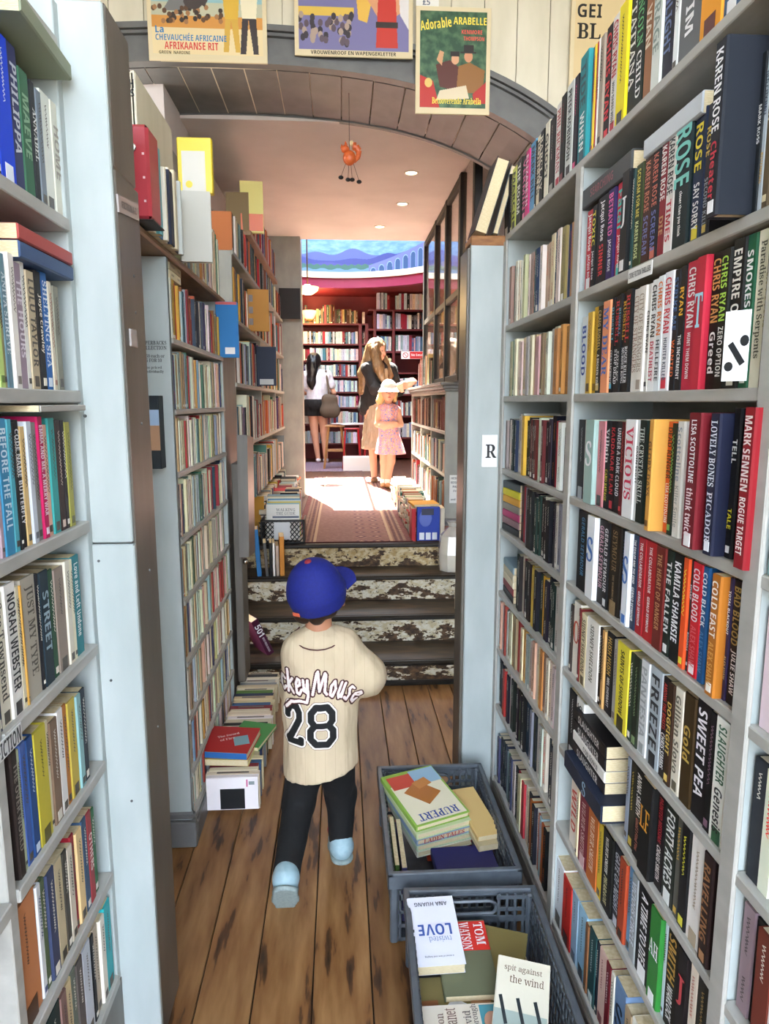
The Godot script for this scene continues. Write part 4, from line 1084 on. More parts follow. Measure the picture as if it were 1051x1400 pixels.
func build_details() -> void:
	crate(Vector3(0.325, 0.001, -2.155), 0.0, 0.40, 0.62, 0.235, "deep grey plastic crate of children's books, farther from the camera", 0.05)
	crate(Vector3(0.345, 0.001, -1.485), -0.03, 0.38, 0.60, 0.235, "grey slotted plastic crate of paperbacks at the bottom edge", 0.03)
	# books in the farther crate
	var b := flat_book(lying(0.277, 0.252, -2.235, 0.38, 0.12), 0.205, 0.275, 0.02, "8cb04c", "green picture book with a red and blue title topping the crate pile", true)
	patch(b, "cover_field", Vector3(0, -0.03, 0.0008), Vector2(0.19, 0.2), "e2dcc0")
	patch(b, "cover_band", Vector3(-0.045, 0.085, 0.0012), Vector2(0.09, 0.07), "c03a2c")
	patch(b, "cover_band", Vector3(0.05, 0.09, 0.0012), Vector2(0.10, 0.08), "8fb4cc")
	patch(b, "cover_shape", Vector3(0.0, 0.01, 0.0016), Vector2(0.085, 0.10), "a8682c", Basis(Vector3.BACK, 0.6))
	patch(b, "cover_shape", Vector3(0.02, 0.055, 0.0018), Vector2(0.06, 0.04), "b87838", Basis(Vector3.BACK, 0.3))
	letter(b, "RUPERT", Vector3(0, -0.105, 0.0016), Basis(Vector3.BACK, PI), 0.15, 0.034, "24408c", true)
	var cols := ["c8d0a0", "8ca0b4", "b8c8a8", "d8d4c0"]
	var nms := ["pale green", "blue grey", "sage", "cream"]
	for i in 4:
		var q := flat_book(lying(0.283 + i * 0.004, 0.226 - i * 0.024, -2.23 - i * 0.003, 0.36 - i * 0.02, 0.12), 0.205, 0.27, 0.022, cols[i], "%s picture book, %s below the topmost in the farther crate" % [nms[i], ORD[i]], true)
		if i == 1: letter(q, "LADEN TALES", Vector3(0, -0.1355, -0.011), Basis(Vector3.RIGHT, PI / 2), 0.18, 0.016, "b03038", true)
	flat_book(lying(0.452, 0.205, -2.2, 0.2, 0.1), 0.085, 0.25, 0.018, "d8b878", "tan booklet beside the picture books in farther crate")
	flat_book(lying(0.452, 0.182, -2.19, 0.2, 0.1), 0.085, 0.26, 0.022, "c8b890", "buff booklet under the tan one in farther crate")
	var nb := flat_book(lying(0.385, 0.145, -2.03, 0.04), 0.20, 0.13, 0.03, "2c2c64", "navy hardback across the near end of the farther crate", true)
	letter(nb, "BURTON", Vector3(-0.02, -0.0655, -0.015), Basis(Vector3.RIGHT, PI / 2), 0.1, 0.014, "c8c8d8")
	place_book(book(0.014, 0.19, 0.26, "4c6c34"), Transform3D(Basis(Vector3.UP, 0.0), Vector3(0.160, 0.012, -1.93)), "green book upright against left side of farther crate", "")
	place_book(book(0.016, 0.18, 0.26, "4a4878"), Transform3D(Basis(Vector3.UP, 0.0), Vector3(0.183, 0.012, -1.93)), "indigo book upright inside the left of farther crate", "")
	for i in 4:
		place_book(book(0.022, 0.075, 0.2, ["c8482c", "d8ccb0", "3c4c5c", "b03c34"][i]), Transform3D(Basis(Vector3.RIGHT, -0.1), Vector3(0.30 + i * 0.045, 0.012, -2.21)), "%s book standing at back of the farther crate" % ["orange", "cream", "slate", "red"][i], "")
	# books in the nearer crate
	var f := flat_book(lying(0.236, 0.222, -1.64, 0.03, 0.2, 0.0), 0.128, 0.2, 0.03, "e4e4ee", "white paperback with upside-down blue title in the nearer crate")
	letter(f, "ANA HUANG", Vector3(0, 0.077, 0.001), Basis(Vector3.BACK, PI), 0.09, 0.012, "505460")
	letter(f, "LOVE", Vector3(0, 0.0, 0.001), Basis(Vector3.BACK, PI), 0.088, 0.032, "3858a4")
	letter(f, "twisted", Vector3(0.01, -0.028, 0.001), Basis(Vector3.BACK, PI), 0.06, 0.016, "7c90b8", true, false)
	letter(f, "a novel of love and longing", Vector3(0, -0.075, 0.001), Basis(Vector3.BACK, PI), 0.085, 0.006, "707480")
	var tw := flat_book(lying(0.31, 0.175, -1.60, 0.0, 0.12), 0.14, 0.22, 0.02, "6c7058", "paperback with red title panel half under the white one")
	patch(tw, "title_panel", Vector3(0.015, 0.06, 0.0008), Vector2(0.11, 0.09), "d83028")
	letter(tw, "TOM", Vector3(0.05, 0.065, 0.0016), Basis(Vector3.BACK, -PI / 2), 0.07, 0.024, "f4ecec", true)
	letter(tw, "WATSON", Vector3(0.012, 0.06, 0.0016), Basis(Vector3.BACK, -PI / 2), 0.085, 0.026, "f4ecec", true)
	var gd := flat_book(lying(0.40, 0.165, -1.60, -0.35, 0.1), 0.13, 0.2, 0.016, "8a7c4c", "olive paperback leaning behind the red title panel")
	gd.position.y = 0.16
	var pb := flat_book(lying(0.265, 0.145, -1.50, 0.02, 0.08), 0.19, 0.13, 0.02, "7c7048", "olive paperback with a painted cover in the nearer crate")
	patch(pb, "cover_shape", Vector3(0.0, -0.025, 0.0008), Vector2(0.04, 0.05), "c8ccd4", Basis(Vector3.BACK, -0.6))
	patch(pb, "cover_shape", Vector3(-0.06, -0.03, 0.0008), Vector2(0.04, 0.06), "8c5430")
	patch(pb, "cover_shape", Vector3(0.065, -0.02, 0.0008), Vector2(0.05, 0.07), "a87850")
	var lp := flat_book(lying(0.275, 0.16, -1.385, 0.0, 0.06), 0.2, 0.16, 0.022, "e6dccb", "cream biography with a teal portrait panel at the near crate's front")
	letter(lp, "Life on", Vector3(-0.055, 0.02, 0.0014), Basis(Vector3.BACK, PI / 2), 0.08, 0.018, "6a4c44", true, false)
	letter(lp, "our Planet", Vector3(-0.03, 0.02, 0.0014), Basis(Vector3.BACK, PI / 2), 0.1, 0.018, "6a4c44", true, false)
	letter(lp, "David", Vector3(0.01, 0.03, 0.0014), Basis(Vector3.BACK, PI / 2), 0.08, 0.018, "4a3c3c", true, false)
	letter(lp, "Attenborough", Vector3(0.03, 0.02, 0.0014), Basis(Vector3.BACK, PI / 2), 0.12, 0.018, "4a3c3c", true, false)
	patch(lp, "portrait_panel", Vector3(0.07, 0.0, 0.0008), Vector2(0.055, 0.15), "4c98a8")
	var st := ns()
	sphere(st, Vector3(0.07, 0.03, 0.001), Vector3(0.022, 0.028, 0.0008), 8)
	put(st, "portrait", hexm("c89880", 0.5), lp)
	var sp := flat_book(lying(0.405, 0.222, -1.40, -0.32, 0.42, 0.05), 0.125, 0.19, 0.02, "cfc8b4", "cream paperback titled in lower case, propped in the nearer crate")
	letter(sp, "spit against", Vector3(0.0, 0.07, 0.001), Basis.IDENTITY, 0.105, 0.017, "5c4030", true, false)
	letter(sp, "the wind", Vector3(0.01, 0.048, 0.001), Basis.IDENTITY, 0.08, 0.017, "5c4030", true, false)
	for i in 3:
		patch(sp, "figure_print", Vector3(-0.04 + i * 0.04, -0.02, 0.0008), Vector2(0.008, 0.06), "242c30", Basis(Vector3.BACK, 0.3))
	patch(sp, "cover_field", Vector3(0, -0.055, 0.0006), Vector2(0.12, 0.07), "98a49c")
	for i in 5:
		place_book(book(0.024, 0.13, 0.19, ["3c3834", "b8a890", "5c3c30", "c8c0b0", "2c3c4c"][i]), Transform3D(Basis(Vector3.UP, PI / 2), Vector3(0.48, 0.012, -1.70 + i * 0.085)), "%s book deep in right side of nearer crate" % ["charcoal", "buff", "brown", "white", "slate"][i], "")
	# floor row along the left bookcase: spines up, front one shows its back cover
	var z := -2.56
	var n := 0
	while z > -3.62:
		var t := rng.randf_range(0.026, 0.042)
		var cname: String = ["f0e8e8", "e8d8c0", "e0d4b8", "7c2c30", "3c5c84", "d8c8a0", "d4c098", "2c3450", "5c7c3c", "e0d8c4", "c8b898", "8c9094", "b8b4a8", "e4dcc8", "2c2c2c", "d8ceb4"][n % 16]
		var ht := rng.randf_range(0.18, 0.21) if n > 0 else 0.2
		var o := book(t - 0.001, ht, 0.13 + rng.randf() * 0.02, cname)
		# x across -> -z, y (head) -> +x, z (spine) -> up
		var bs := Basis(Vector3(0, 0, 1), Vector3(1, 0, 0), Vector3(0, 1, 0))
		var wth := 0.145 + rng.randf() * 0.006
		var tr := Transform3D(bs, Vector3(-0.545 + rng.randf() * 0.012, wth + 0.004, z - t / 2))
		place_book(o, tr, "%s book lying spine up, %s in the floor row" % [colour_name(Color(cname)), ORD[n]], "books standing on the floor by the left bookcase")
		if n == 0:
			patch(o, "black_panel", Vector3(t / 2, 0.1, -0.09), Vector2(0.095, 0.085), "141618", Basis(Vector3.UP, PI / 2) * Basis(Vector3.BACK, PI / 2))
			patch(o, "barcode", Vector3(t / 2, 0.175, -0.025), Vector2(0.022, 0.014), "8c9494", Basis(Vector3.UP, PI / 2) * Basis(Vector3.BACK, PI / 2))
			patch(o, "pink_mark", Vector3(t / 2, 0.157, -0.025), Vector2(0.03, 0.006), "d86c9c", Basis(Vector3.UP, PI / 2))
		elif n % 3 == 1:
			patch(o, "title_band", Vector3(0, ht * 0.5, 0), Vector2(t * 0.35, ht * 0.6), "6c5c54")
		z -= t
		n += 1
	var rb := flat_book(lying(-0.468, 0.225, -2.735, -0.16, 0.05), 0.205, 0.2, 0.028, "b02c2c", "red paperback with a blue globe lying on the floor row")
	patch(rb, "cover_shape", Vector3(0.05, -0.005, 0.0008), Vector2(0.06, 0.07), "7ca8b0", Basis(Vector3.BACK, 0.4))
	letter(rb, "The Sword", Vector3(-0.015, 0.03, 0.0012), Basis(Vector3.BACK, 0.5), 0.09, 0.016, "f0dcd8", true)
	letter(rb, "of Fire", Vector3(-0.01, 0.0, 0.0012), Basis(Vector3.BACK, 0.5), 0.06, 0.016, "f0dcd8", true)
	patch(rb, "blue_spine", Vector3(0, -0.1005, -0.014), Vector2(0.2, 0.026), "2c68a8", Basis(Vector3.RIGHT, PI / 2))
	flat_book(lying(-0.475, 0.192, -2.735, -0.1, 0.05), 0.21, 0.195, 0.026, "d8d07c", "yellow paperback beneath the red one on the floor row")
	flat_book(lying(-0.40, 0.185, -2.86, -0.3, 0.05), 0.16, 0.2, 0.016, "4c9450", "green paperback poking out behind the red one on the floor row")
	var bk5 := book(0.045, 0.24, 0.17, "4a1c34", true)
	place_book(bk5, Transform3D(Basis(Vector3.UP, 0.55) * Basis(Vector3.BACK, 0.42), Vector3(-0.415, 0.15, -3.92)), "maroon hardback tilted on the lowest step at the left", "")
	letter(bk5, "501", Vector3(0, 0.17, 0.001), Basis(Vector3.BACK, -PI / 2), 0.09, 0.036, "f0f0f0")
	letter(bk5, "MUST-READ BOOKS", Vector3(0, 0.07, 0.001), Basis(Vector3.BACK, -PI / 2), 0.1, 0.012, "e0d0d8")
	# books on the third step, left
	var sc := ["2c74b4", "5c5c5c", "1c1c1e", "e4e4e0", "b8a898", "c8883c"]
	var sn := ["blue", "grey", "black", "white", "buff", "orange"]
	for i in 6:
		var hh: float = [0.31, 0.22, 0.22, 0.22, 0.2, 0.26][i]
		place_book(book([0.03, 0.02, 0.016, 0.014, 0.02, 0.03][i], hh, 0.16, sc[i], i == 0), Transform3D(Basis(Vector3.UP, 0.12) * Basis(Vector3.BACK, 0.06 if i < 2 else 0.0), Vector3(-0.535 + [0.0, 0.05, 0.075, 0.095, 0.118, 0.148][i], 0.4775, -4.47)), "%s book standing at the left on the third step" % sn[i], "books on the third step")
	var kr := thing("crate", "black lattice plastic crate of cards at the left stair head", "crate", Vector3(-0.40, 0.642, -4.83))
	var km := mat("black_plastic", Color(0.03, 0.03, 0.032), 0.4)
	var ks := ns()
	for i in 9:
		for k in 2:
			var x0 := -0.13 + i * 0.03
			var d := 0.03 if k == 0 else -0.03
			for j in 4:
				tube(ks, Vector3(x0, 0.01 + j * 0.035, 0.11), Vector3(x0 + d * 0.98, 0.01 + (j + 1) * 0.035, 0.11), 0.0035, 0.0035, 5)
	slab(ks, Vector3(-0.15, 0.15, 0.10), Vector3(0.15, 0.165, 0.115), 0.003)
	slab(ks, Vector3(-0.15, 0.0, 0.10), Vector3(0.15, 0.012, 0.115), 0.003)
	slab(ks, Vector3(-0.15, 0.0, 0.10), Vector3(-0.135, 0.165, 0.115), 0.003)
	slab(ks, Vector3(0.135, 0.0, 0.10), Vector3(0.15, 0.165, 0.115), 0.003)
	put(ks, "lattice_front", km, kr)
	sl("side", km, kr, Vector3(0.14, 0, -0.1), Vector3(0.15, 0.165, 0.11))
	sl("side", km, kr, Vector3(-0.15, 0, -0.1), Vector3(-0.14, 0.165, 0.11))
	sl("base", km, kr, Vector3(-0.14, 0, -0.1), Vector3(0.14, 0.01, 0.1))
	sl("price_paper", hexm("dcdcdc", 0.7), kr, Vector3(-0.06, 0.03, 0.1155), Vector3(0.05, 0.15, 0.1165), 0.0003)
	for i in 8:
		var cc: String = ["e4e0d8", "8cb4b8", "d8c060", "c4d0cc", "5c8cb0", "e8e0c0", "b0a890", "88a0a8"][i]
		var wb2 := flat_book(Transform3D(Basis(Vector3.RIGHT, -0.12), Vector3(-0.40 + rng.randf_range(-0.008, 0.008), 0.785 + i * 0.007, -4.755 - i * 0.022)), 0.225, 0.245, 0.012, cc, "%s booklet, %s in the black lattice crate" % [colour_name(Color(cc)), ORD[i]])
		if i == 0:
			letter(wb2, "WALKING", Vector3(0.02, 0.085, 0.001), Basis.IDENTITY, 0.13, 0.02, "7c7c78", true)
			letter(wb2, "THE GUIDE", Vector3(0.02, 0.06, 0.001), Basis.IDENTITY, 0.13, 0.02, "7c7c78", true)
			patch(wb2, "dark_band", Vector3(0.02, 0.035, 0.0006), Vector2(0.18, 0.014), "2c3850")
	# stack at the right stair head
	var bs2 := flat_book(Transform3D(Basis(Vector3.UP, 0.03), Vector3(0.60, 0.765, -4.735)), 0.16, 0.235, 0.03, "2c44a0", "blue book with a face on its cover at right stair head", true)
	var hs := ns()
	sphere(hs, Vector3(-0.02, 0.04, 0.0006), Vector3(0.045, 0.06, 0.0008), 8)
	put(hs, "face_print", hexm("5468b8", 0.5), bs2)
	patch(bs2, "hair_print", Vector3(-0.005, 0.085, 0.0012), Vector2(0.085, 0.045), "141c3c")
	for i in 3: patch(bs2, "small_picture", Vector3(-0.045 + i * 0.045, -0.085, 0.0012), Vector2(0.034, 0.05), "e0e4ec")
	place_book(book(0.03, 0.23, 0.16, "b02c34"), Transform3D(Basis.IDENTITY, Vector3(0.50, 0.643, -4.74)), "red book standing left of the blue one at right stair head", "")
	place_book(book(0.03, 0.23, 0.16, "ccc4b0"), Transform3D(Basis.IDENTITY, Vector3(0.70, 0.643, -4.74)), "cream book standing right of the blue one at right stair head", "")
	flat_book(lying(0.58, 0.9, -4.85, 0.2, 0.06), 0.19, 0.14, 0.014, "e0a030", "orange booklet laid over the stack at right stair head")
	var bag := thing("paper_bag", "clear plastic bag with a cream book on third step, right", "bag", Vector3(0.73, 0.478, -4.54))
	sl("book_inside", hexm("d4c8b0", 0.6), bag, Vector3(-0.06, 0, -0.05), Vector3(0.10, 0.22, -0.02), 0.004)
	var bgm := mat("clear_bag", Color(0.9, 0.9, 0.88, 0.35), 0.1)
	bgm.transparency = BaseMaterial3D.TRANSPARENCY_ALPHA
	var bgs := ns()
	lathe(bgs, Vector3(0.02, 0, -0.03), [Vector2(0.0, 0.005), Vector2(0.1, 0.005), Vector2(0.11, 0.12), Vector2(0.09, 0.24), Vector2(0.03, 0.30), Vector2(0.05, 0.33)], 9)
	put(bgs, "film", bgm, bag)
	place_book(book(0.03, 0.15, 0.1, "dcd4c0"), Transform3D(Basis.IDENTITY, Vector3(0.72, 0.3125, -4.12)), "small cream book standing at the right on second step", "")
	# leaning books at the end of the right bookcase's top
	var lb := book(0.045, 0.26, 0.15, "2c3034", true)
	place_book(lb, Transform3D(Basis(Vector3.BACK, -0.30) * Basis(Vector3.UP, PI), Vector3(0.50, 2.19, -2.71)), "thick dark hardback with cream pages leaning on pale post's top", "")
	var lb2 := book(0.02, 0.24, 0.14, "5c6468", true)
	place_book(lb2, Transform3D(Basis(Vector3.BACK, -0.26) * Basis(Vector3.UP, PI), Vector3(0.555, 2.188, -2.71)), "thin grey hardback leaning beside the thick one on pale post's top", "")
	# books lying across rows
	var l1 := flat_book(lying(0.655, 2.105, -1.63, 0.0, 0.0), 0.13, 0.32, 0.045, "4a4c4c", "grey book lying flat on the second row, right bookcase", true)
	letter(l1, "SEARCHING", Vector3(-0.0655, 0, -0.022), Basis(Vector3.UP, -PI / 2) * Basis(Vector3.BACK, -PI / 2), 0.2, 0.018, "8c4c54")
	flat_book(lying(0.655, 2.10, -1.30, 0.0, 0.0), 0.13, 0.22, 0.035, "c8ccd0", "white book lying flat near the label, second row, right bookcase")
	var pilec := ["1c1a1c", "1a1a1e", "e8e4dc", "201c1e", "232a3c"]
	var pilen := ["topmost black", "second black", "white", "fourth, black", "thick dark blue"]
	var py := 0.677
	for i in range(4, -1, -1):
		var t: float = [0.03, 0.03, 0.028, 0.028, 0.045][i]
		var fb := flat_book(lying(0.645 - (0.02 if i == 4 else 0.0), py + t, -1.53 + (0.02 if i == 4 else 0.0), 0.0, 0.0), 0.125, 0.21 if i < 4 else 0.25, t - 0.001, pilec[i], "%s book in the flat pile on seventh row, right bookcase" % pilen[i], i == 4)
		if i == 2: letter(fb, "cop town", Vector3(-0.063, -0.02, -t / 2), Basis(Vector3.UP, -PI / 2) * Basis(Vector3.BACK, -PI / 2), 0.1, 0.02, "504c48", true)
		elif i == 4: letter(fb, "S", Vector3(-0.063, -0.02, -t / 2), Basis(Vector3.UP, -PI / 2) * Basis(Vector3.BACK, -PI / 2), 0.04, 0.035, "9cc0d8", true)
		else: letter(fb, "SLAUGHTER", Vector3(-0.063, 0, -t / 2), Basis(Vector3.UP, -PI / 2) * Basis(Vector3.BACK, -PI / 2), 0.15, 0.018, "d0ccc8")
		py += t
	# flat piles in the far bay
	var fy := 1.1365
	var fc := ["2c2c30", "8c6c70", "b03c6c", "8c8478", "d8a03c", "d8cc30", "50585c"]
	for i in 7:
		flat_book(lying(0.655, fy + 0.026, -2.42, 0.08, 0.0), 0.115, 0.18, 0.025, fc[i], "%s paperback, %s from bottom of the flat pile by pale post" % [colour_name(Color(fc[i])), ORD[i]])
		fy += 0.026
	fy = 0.8995
	for i in 5:
		flat_book(lying(0.655, fy + 0.026, -2.42, -0.05, 0.0), 0.115, 0.18, 0.025, ["201c1e", "7c2028", "d8ccb0", "c8bca0", "7c94a0"][i], "%s paperback, %s from bottom of the lower flat pile by pale post" % [["black", "red", "cream", "buff", "pale blue"][i], ORD[i]])
		fy += 0.026
	# books lying over near-left rows
	flat_book(lying(-0.62, 1.872, -1.40, PI, 0.0), 0.16, 0.24, 0.028, "44587c", "blue book lying over the second row of near-left bookcase")
	flat_book(lying(-0.615, 1.90, -1.40, PI, 0.0), 0.15, 0.24, 0.026, "b0504c", "red book lying over the second row of near-left bookcase")
	flat_book(lying(-0.60, 2.256, -1.40, PI + 0.05, 0.0), 0.17, 0.25, 0.03, "8c947c", "grey green book lying over near-left bookcase's top visible row")
	flat_book(lying(-0.60, 1.594, -1.40, PI, 0.0), 0.14, 0.22, 0.012, "a8a49c", "thin grey book lying over the third row of near-left bookcase")
	# white card on the third row
	var wc := thing("shelf_card", "white card with a dark leaf emblem hanging on third row, right", "card", Vector3(0.574, 1.685, -1.005))
	wc.rotation.y = -PI / 2 + 0.5
	sl("card", hexm("eceff0", 0.5), wc, Vector3(-0.019, -0.055, 0), Vector3(0.02, 0.045, 0.001), 0.0003)
	patch(wc, "emblem", Vector3(0.002, -0.016, 0.0014), Vector2(0.009, 0.036), "26282a", Basis(Vector3.BACK, 0.6))
	var ec := ns()
	sphere(ec, Vector3(0.013, 0.002, 0.0012), Vector3(0.007, 0.008, 0.0006), 6)
	put(ec, "emblem", hexm("26282a", 0.4), wc)
	ec = ns()
	sphere(ec, Vector3(-0.009, -0.034, 0.0012), Vector3(0.007, 0.007, 0.0006), 6)
	put(ec, "emblem", hexm("26282a", 0.4), wc)
	var cl := thing("shelf_label", "white shelf-edge label reading crime fiction thrillers", "label", Vector3(0.5865, 1.845, -1.385))
	cl.rotation.y = -PI / 2
	sl("card", hexm("e8e8e4", 0.5), cl, Vector3(-0.055, -0.008, 0), Vector3(0.055, 0.018, 0.0015), 0.0003)
	letter(cl, "CRIME FICTION THRILLERS", Vector3(0, 0.005, 0.002), Basis.IDENTITY, 0.1, 0.012, "202020")
	var cl2 := thing("shelf_label", "white shelf-edge label cut off at the left picture edge", "label", Vector3(-0.544, 1.0445, -1.11))
	cl2.rotation.y = PI / 2
	sl("card", hexm("d8d8d4", 0.5), cl2, Vector3(-0.055, -0.01, 0), Vector3(0.035, 0.022, 0.0015), 0.0003)
	letter(cl2, "FICTION", Vector3(-0.01, 0.006, 0.002), Basis.IDENTITY, 0.08, 0.018, "202020")
	# things on the far-left bookcase's top shelf
	var rbx := thing("gift_box", "red box book with a silver heart charm on left top shelf", "box", Vector3(-0.55, 2.086, -2.08))
	sl("box", hexm("b03a44", 0.35), rbx, Vector3(-0.10, 0.004, -0.06), Vector3(0.045, 0.245, 0.05), 0.008)
	sl("base", hexm("1c1a1a", 0.5), rbx, Vector3(-0.10, 0, -0.07), Vector3(0.05, 0.004, 0.05), 0.001)
	var ht2 := ns()
	sphere(ht2, Vector3(-0.006, 0.185, 0.052), Vector3(0.008, 0.010, 0.004), 6)
	sphere(ht2, Vector3(0.006, 0.185, 0.052), Vector3(0.008, 0.010, 0.004), 6)
	tri(ht2, Vector3(-0.014, 0.182, 0.053), Vector3(0.014, 0.182, 0.053), Vector3(0, 0.164, 0.053))
	put(ht2, "heart_charm", mat("silver", Color(0.85, 0.85, 0.86), 0.15, 1.0), rbx)
	for i in 3: patch(rbx, "dot_print", Vector3(0.03, 0.05 + i * 0.06, 0.0502), Vector2(0.006, 0.006), "e8ccd0")
	var tcs := ["e4dcc4", "6cb0b8", "5c8cc0", "e0d8c4", "d8d0b8", "2c3040", "e8e0c8", "d4c8ac", "1c2024", "c8ccc8"]
	var tz := -2.16
	for i in 10:
		var t := 0.02 + 0.012 * (i % 3)
		place_book(book(t, [0.26, 0.24, 0.23, 0.21, 0.2, 0.22, 0.24, 0.24, 0.22, 0.23][i], 0.15, tcs[i]), Transform3D(Basis(Vector3.UP, PI / 2), Vector3(-0.53 + (i % 2) * 0.012, 2.0855, tz - t / 2)), "%s book, %s after the red box on left top shelf" % [colour_name(Color(tcs[i])), ORD[i]], "books on the left top shelf")
		tz -= t + 0.002
	var yb := thing("yellow_pack", "yellow and white packet lying over the left top shelf's books", "packet", Vector3(-0.50, 2.325, -2.64))
	sl("packet", hexm("d0b818", 0.35), yb, Vector3(-0.06, 0, -0.03), Vector3(0.06, 0.185, 0.0), 0.003)
	sl("label_panel", hexm("c0bcb0", 0.4), yb, Vector3(-0.045, 0.004, 0.0), Vector3(0.036, 0.14, 0.0006), 0.0002)
	var ysd := ns()
	tube(ysd, Vector3(-0.022, 0.03, 0.0004), Vector3(-0.022, 0.03, 0.0012), 0.012, 0.012, 16)
	put(ysd, "yellow_dot", hexm("d0b818", 0.35), yb)
	var wbx := flat_book(Transform3D(Basis.IDENTITY, Vector3(-0.50, 2.205, -2.60)), 0.11, 0.235, 0.03, "b4b2a8", "white book facing out beneath the yellow packet", true)
	wbx.rotation.y = 0.1
	var bbk := flat_book(Transform3D(Basis(Vector3.UP, 0.05), Vector3(-0.52, 1.93, -3.36)), 0.10, 0.25, 0.04, "2470ac", "bright blue book facing out at far end of left bookcase", true)
	patch(bbk, "barcode_panel", Vector3(0.012, -0.095, 0.0006), Vector2(0.045, 0.03), "d8d4d0")
	patch(bbk, "red_top", Vector3(0, 0.118, 0.0006), Vector2(0.095, 0.012), "b03434")
	var ob := flat_book(Transform3D(Basis(Vector3.UP, 0.1), Vector3(-0.53, 2.78, -4.56)), 0.14, 0.30, 0.03, "d8c878", "yellow and orange book facing out over the passage shelves", true)
	patch(ob, "orange_field", Vector3(0, -0.09, 0.0006), Vector2(0.135, 0.10), "d86028")
	var mub := flat_book(Transform3D(Basis(Vector3.UP, 0.1), Vector3(-0.50, 2.16, -4.5)), 0.13, 0.25, 0.03, "b47a28", "mustard book facing out on the left passage shelves", true)
	for i in 3: patch(mub, "cover_vignette", Vector3(-0.045, 0.07 - i * 0.07, 0.0006), Vector2(0.025, 0.04), "5c3c20")
	var nvb := flat_book(Transform3D(Basis(Vector3.UP, 0.1), Vector3(-0.48, 1.83, -4.7)), 0.13, 0.25, 0.03, "1c2438", "navy book facing out on the left passage shelves", true)
	patch(nvb, "barcode_panel", Vector3(0.0, -0.10, 0.0006), Vector2(0.09, 0.035), "a8a8a4")
	flat_book(Transform3D(Basis(Vector3.UP, 0.05), Vector3(-0.47, 2.523, -6.9)), 0.2, 0.28, 0.03, "2c2826", "black book facing out at far end of passage shelves", true)
	# posters
	var im := Image.create(240, 144, false, Image.FORMAT_RGB8)
	im.fill(Color(0.56, 0.72, 0.74))
	rect(im, 0, 0.30, 1, 0.2, Color(0.72, 0.72, 0.62))
	rect(im, 0, 0.48, 1, 0.16, Color(0.80, 0.56, 0.26))
	poly(im, [[0.1, 0.42], [0.22, 0.14], [0.36, 0.42]], Color(0.46, 0.46, 0.46))
	for i in 40:
		ell(im, 0.02 + rng.randf() * 0.62, 0.36 + rng.randf() * 0.2, 0.02, 0.035, [Color(0.35, 0.24, 0.16), Color(0.22, 0.18, 0.16), Color(0.62, 0.44, 0.28)][i % 3])
	ell(im, 0.38, 0.28, 0.09, 0.11, Color(0.26, 0.22, 0.22))
	poly(im, [[0.44, 0.3], [0.54, 0.08], [0.56, 0.10], [0.48, 0.36]], Color(0.26, 0.22, 0.22))
	rect(im, 0, 0.64, 1, 0.36, Color(0.88, 0.80, 0.62))
	person_print(im, 0.72, 0.95, 0.88, Color(0.72, 0.5, 0.34), Color(0.84, 0.68, 0.24), Color(0.80, 0.64, 0.26))
	person_print(im, 0.88, 0.97, 0.96, Color(0.74, 0.52, 0.38), Color(0.90, 0.86, 0.74), Color(0.22, 0.19, 0.20))
	var p1 := poster(im, Vector3(-0.885, 3.195, -3.665), 0.555, 0.37, "landscape film poster with two standing men, left over arch")
	letter(p1, "La", Vector3(0.055, 0.135, 0.0134), Basis.IDENTITY, 0.06, 0.03, "2c78b0")
	letter(p1, "CHEVAUCHÉE AFRICAINE", Vector3(0.20, 0.105, 0.0134), Basis.IDENTITY, 0.33, 0.034, "2c78b0")
	letter(p1, "AFRIKAANSE RIT", Vector3(0.20, 0.066, 0.0134), Basis.IDENTITY, 0.25, 0.032, "d03838")
	letter(p1, "O'BRIAN", Vector3(0.10, 0.325, 0.0134), Basis.IDENTITY, 0.07, 0.016, "3c3020")
	letter(p1, "MILLS", Vector3(0.09, 0.302, 0.0134), Basis.IDENTITY, 0.05, 0.016, "3c3020")
	letter(p1, "GREEN  NARDINI", Vector3(0.12, 0.036, 0.0134), Basis.IDENTITY, 0.16, 0.013, "3c3020")
	im = Image.create(240, 150, false, Image.FORMAT_RGB8)
	im.fill(Color(0.46, 0.44, 0.62))
	rect(im, 0, 0.42, 0.5, 0.12, Color(0.84, 0.70, 0.30))
	for i in 50: ell(im, rng.randf() * 0.48, 0.52 + rng.randf() * 0.4, 0.022, 0.05, [Color(0.2, 0.17, 0.2), Color(0.66, 0.58, 0.52), Color(0.36, 0.3, 0.34)][i % 3])
	ell(im, 0.62, 0.22, 0.09, 0.12, Color(0.86, 0.66, 0.26))
	poly(im, [[0.52, 0.25], [0.68, 0.2], [0.62, 0.62], [0.54, 0.58]], Color(0.88, 0.70, 0.30))
	poly(im, [[0.62, 0.3], [0.9, 0.1], [0.95, 0.45], [0.76, 0.65]], Color(0.84, 0.60, 0.44))
	poly(im, [[0.72, 0.3], [0.88, 0.28], [0.9, 0.95], [0.7, 0.95]], Color(0.76, 0.20, 0.16))
	rect(im, 0.7, 0.6, 0.2, 0.08, Color(0.18, 0.14, 0.12))
	poly(im, [[0.9, 0.0], [1.0, 0.0], [1.0, 0.7], [0.92, 0.5]], Color(0.86, 0.84, 0.84))
	var p2 := poster(im, Vector3(-0.20, 3.235, -3.665), 0.565, 0.37, "landscape film poster with an embracing couple, centre over arch")
	letter(p2, "DES SABINES", Vector3(0.135, 0.275, 0.0134), Basis.IDENTITY, 0.23, 0.036, "f0d028")
	letter(p2, "VROUWENROOF EN WAPENGEKLETTER", Vector3(0.28, 0.016, 0.0134), Basis.IDENTITY, 0.48, 0.016, "20180c")
	im = Image.create(150, 200, false, Image.FORMAT_RGB8)
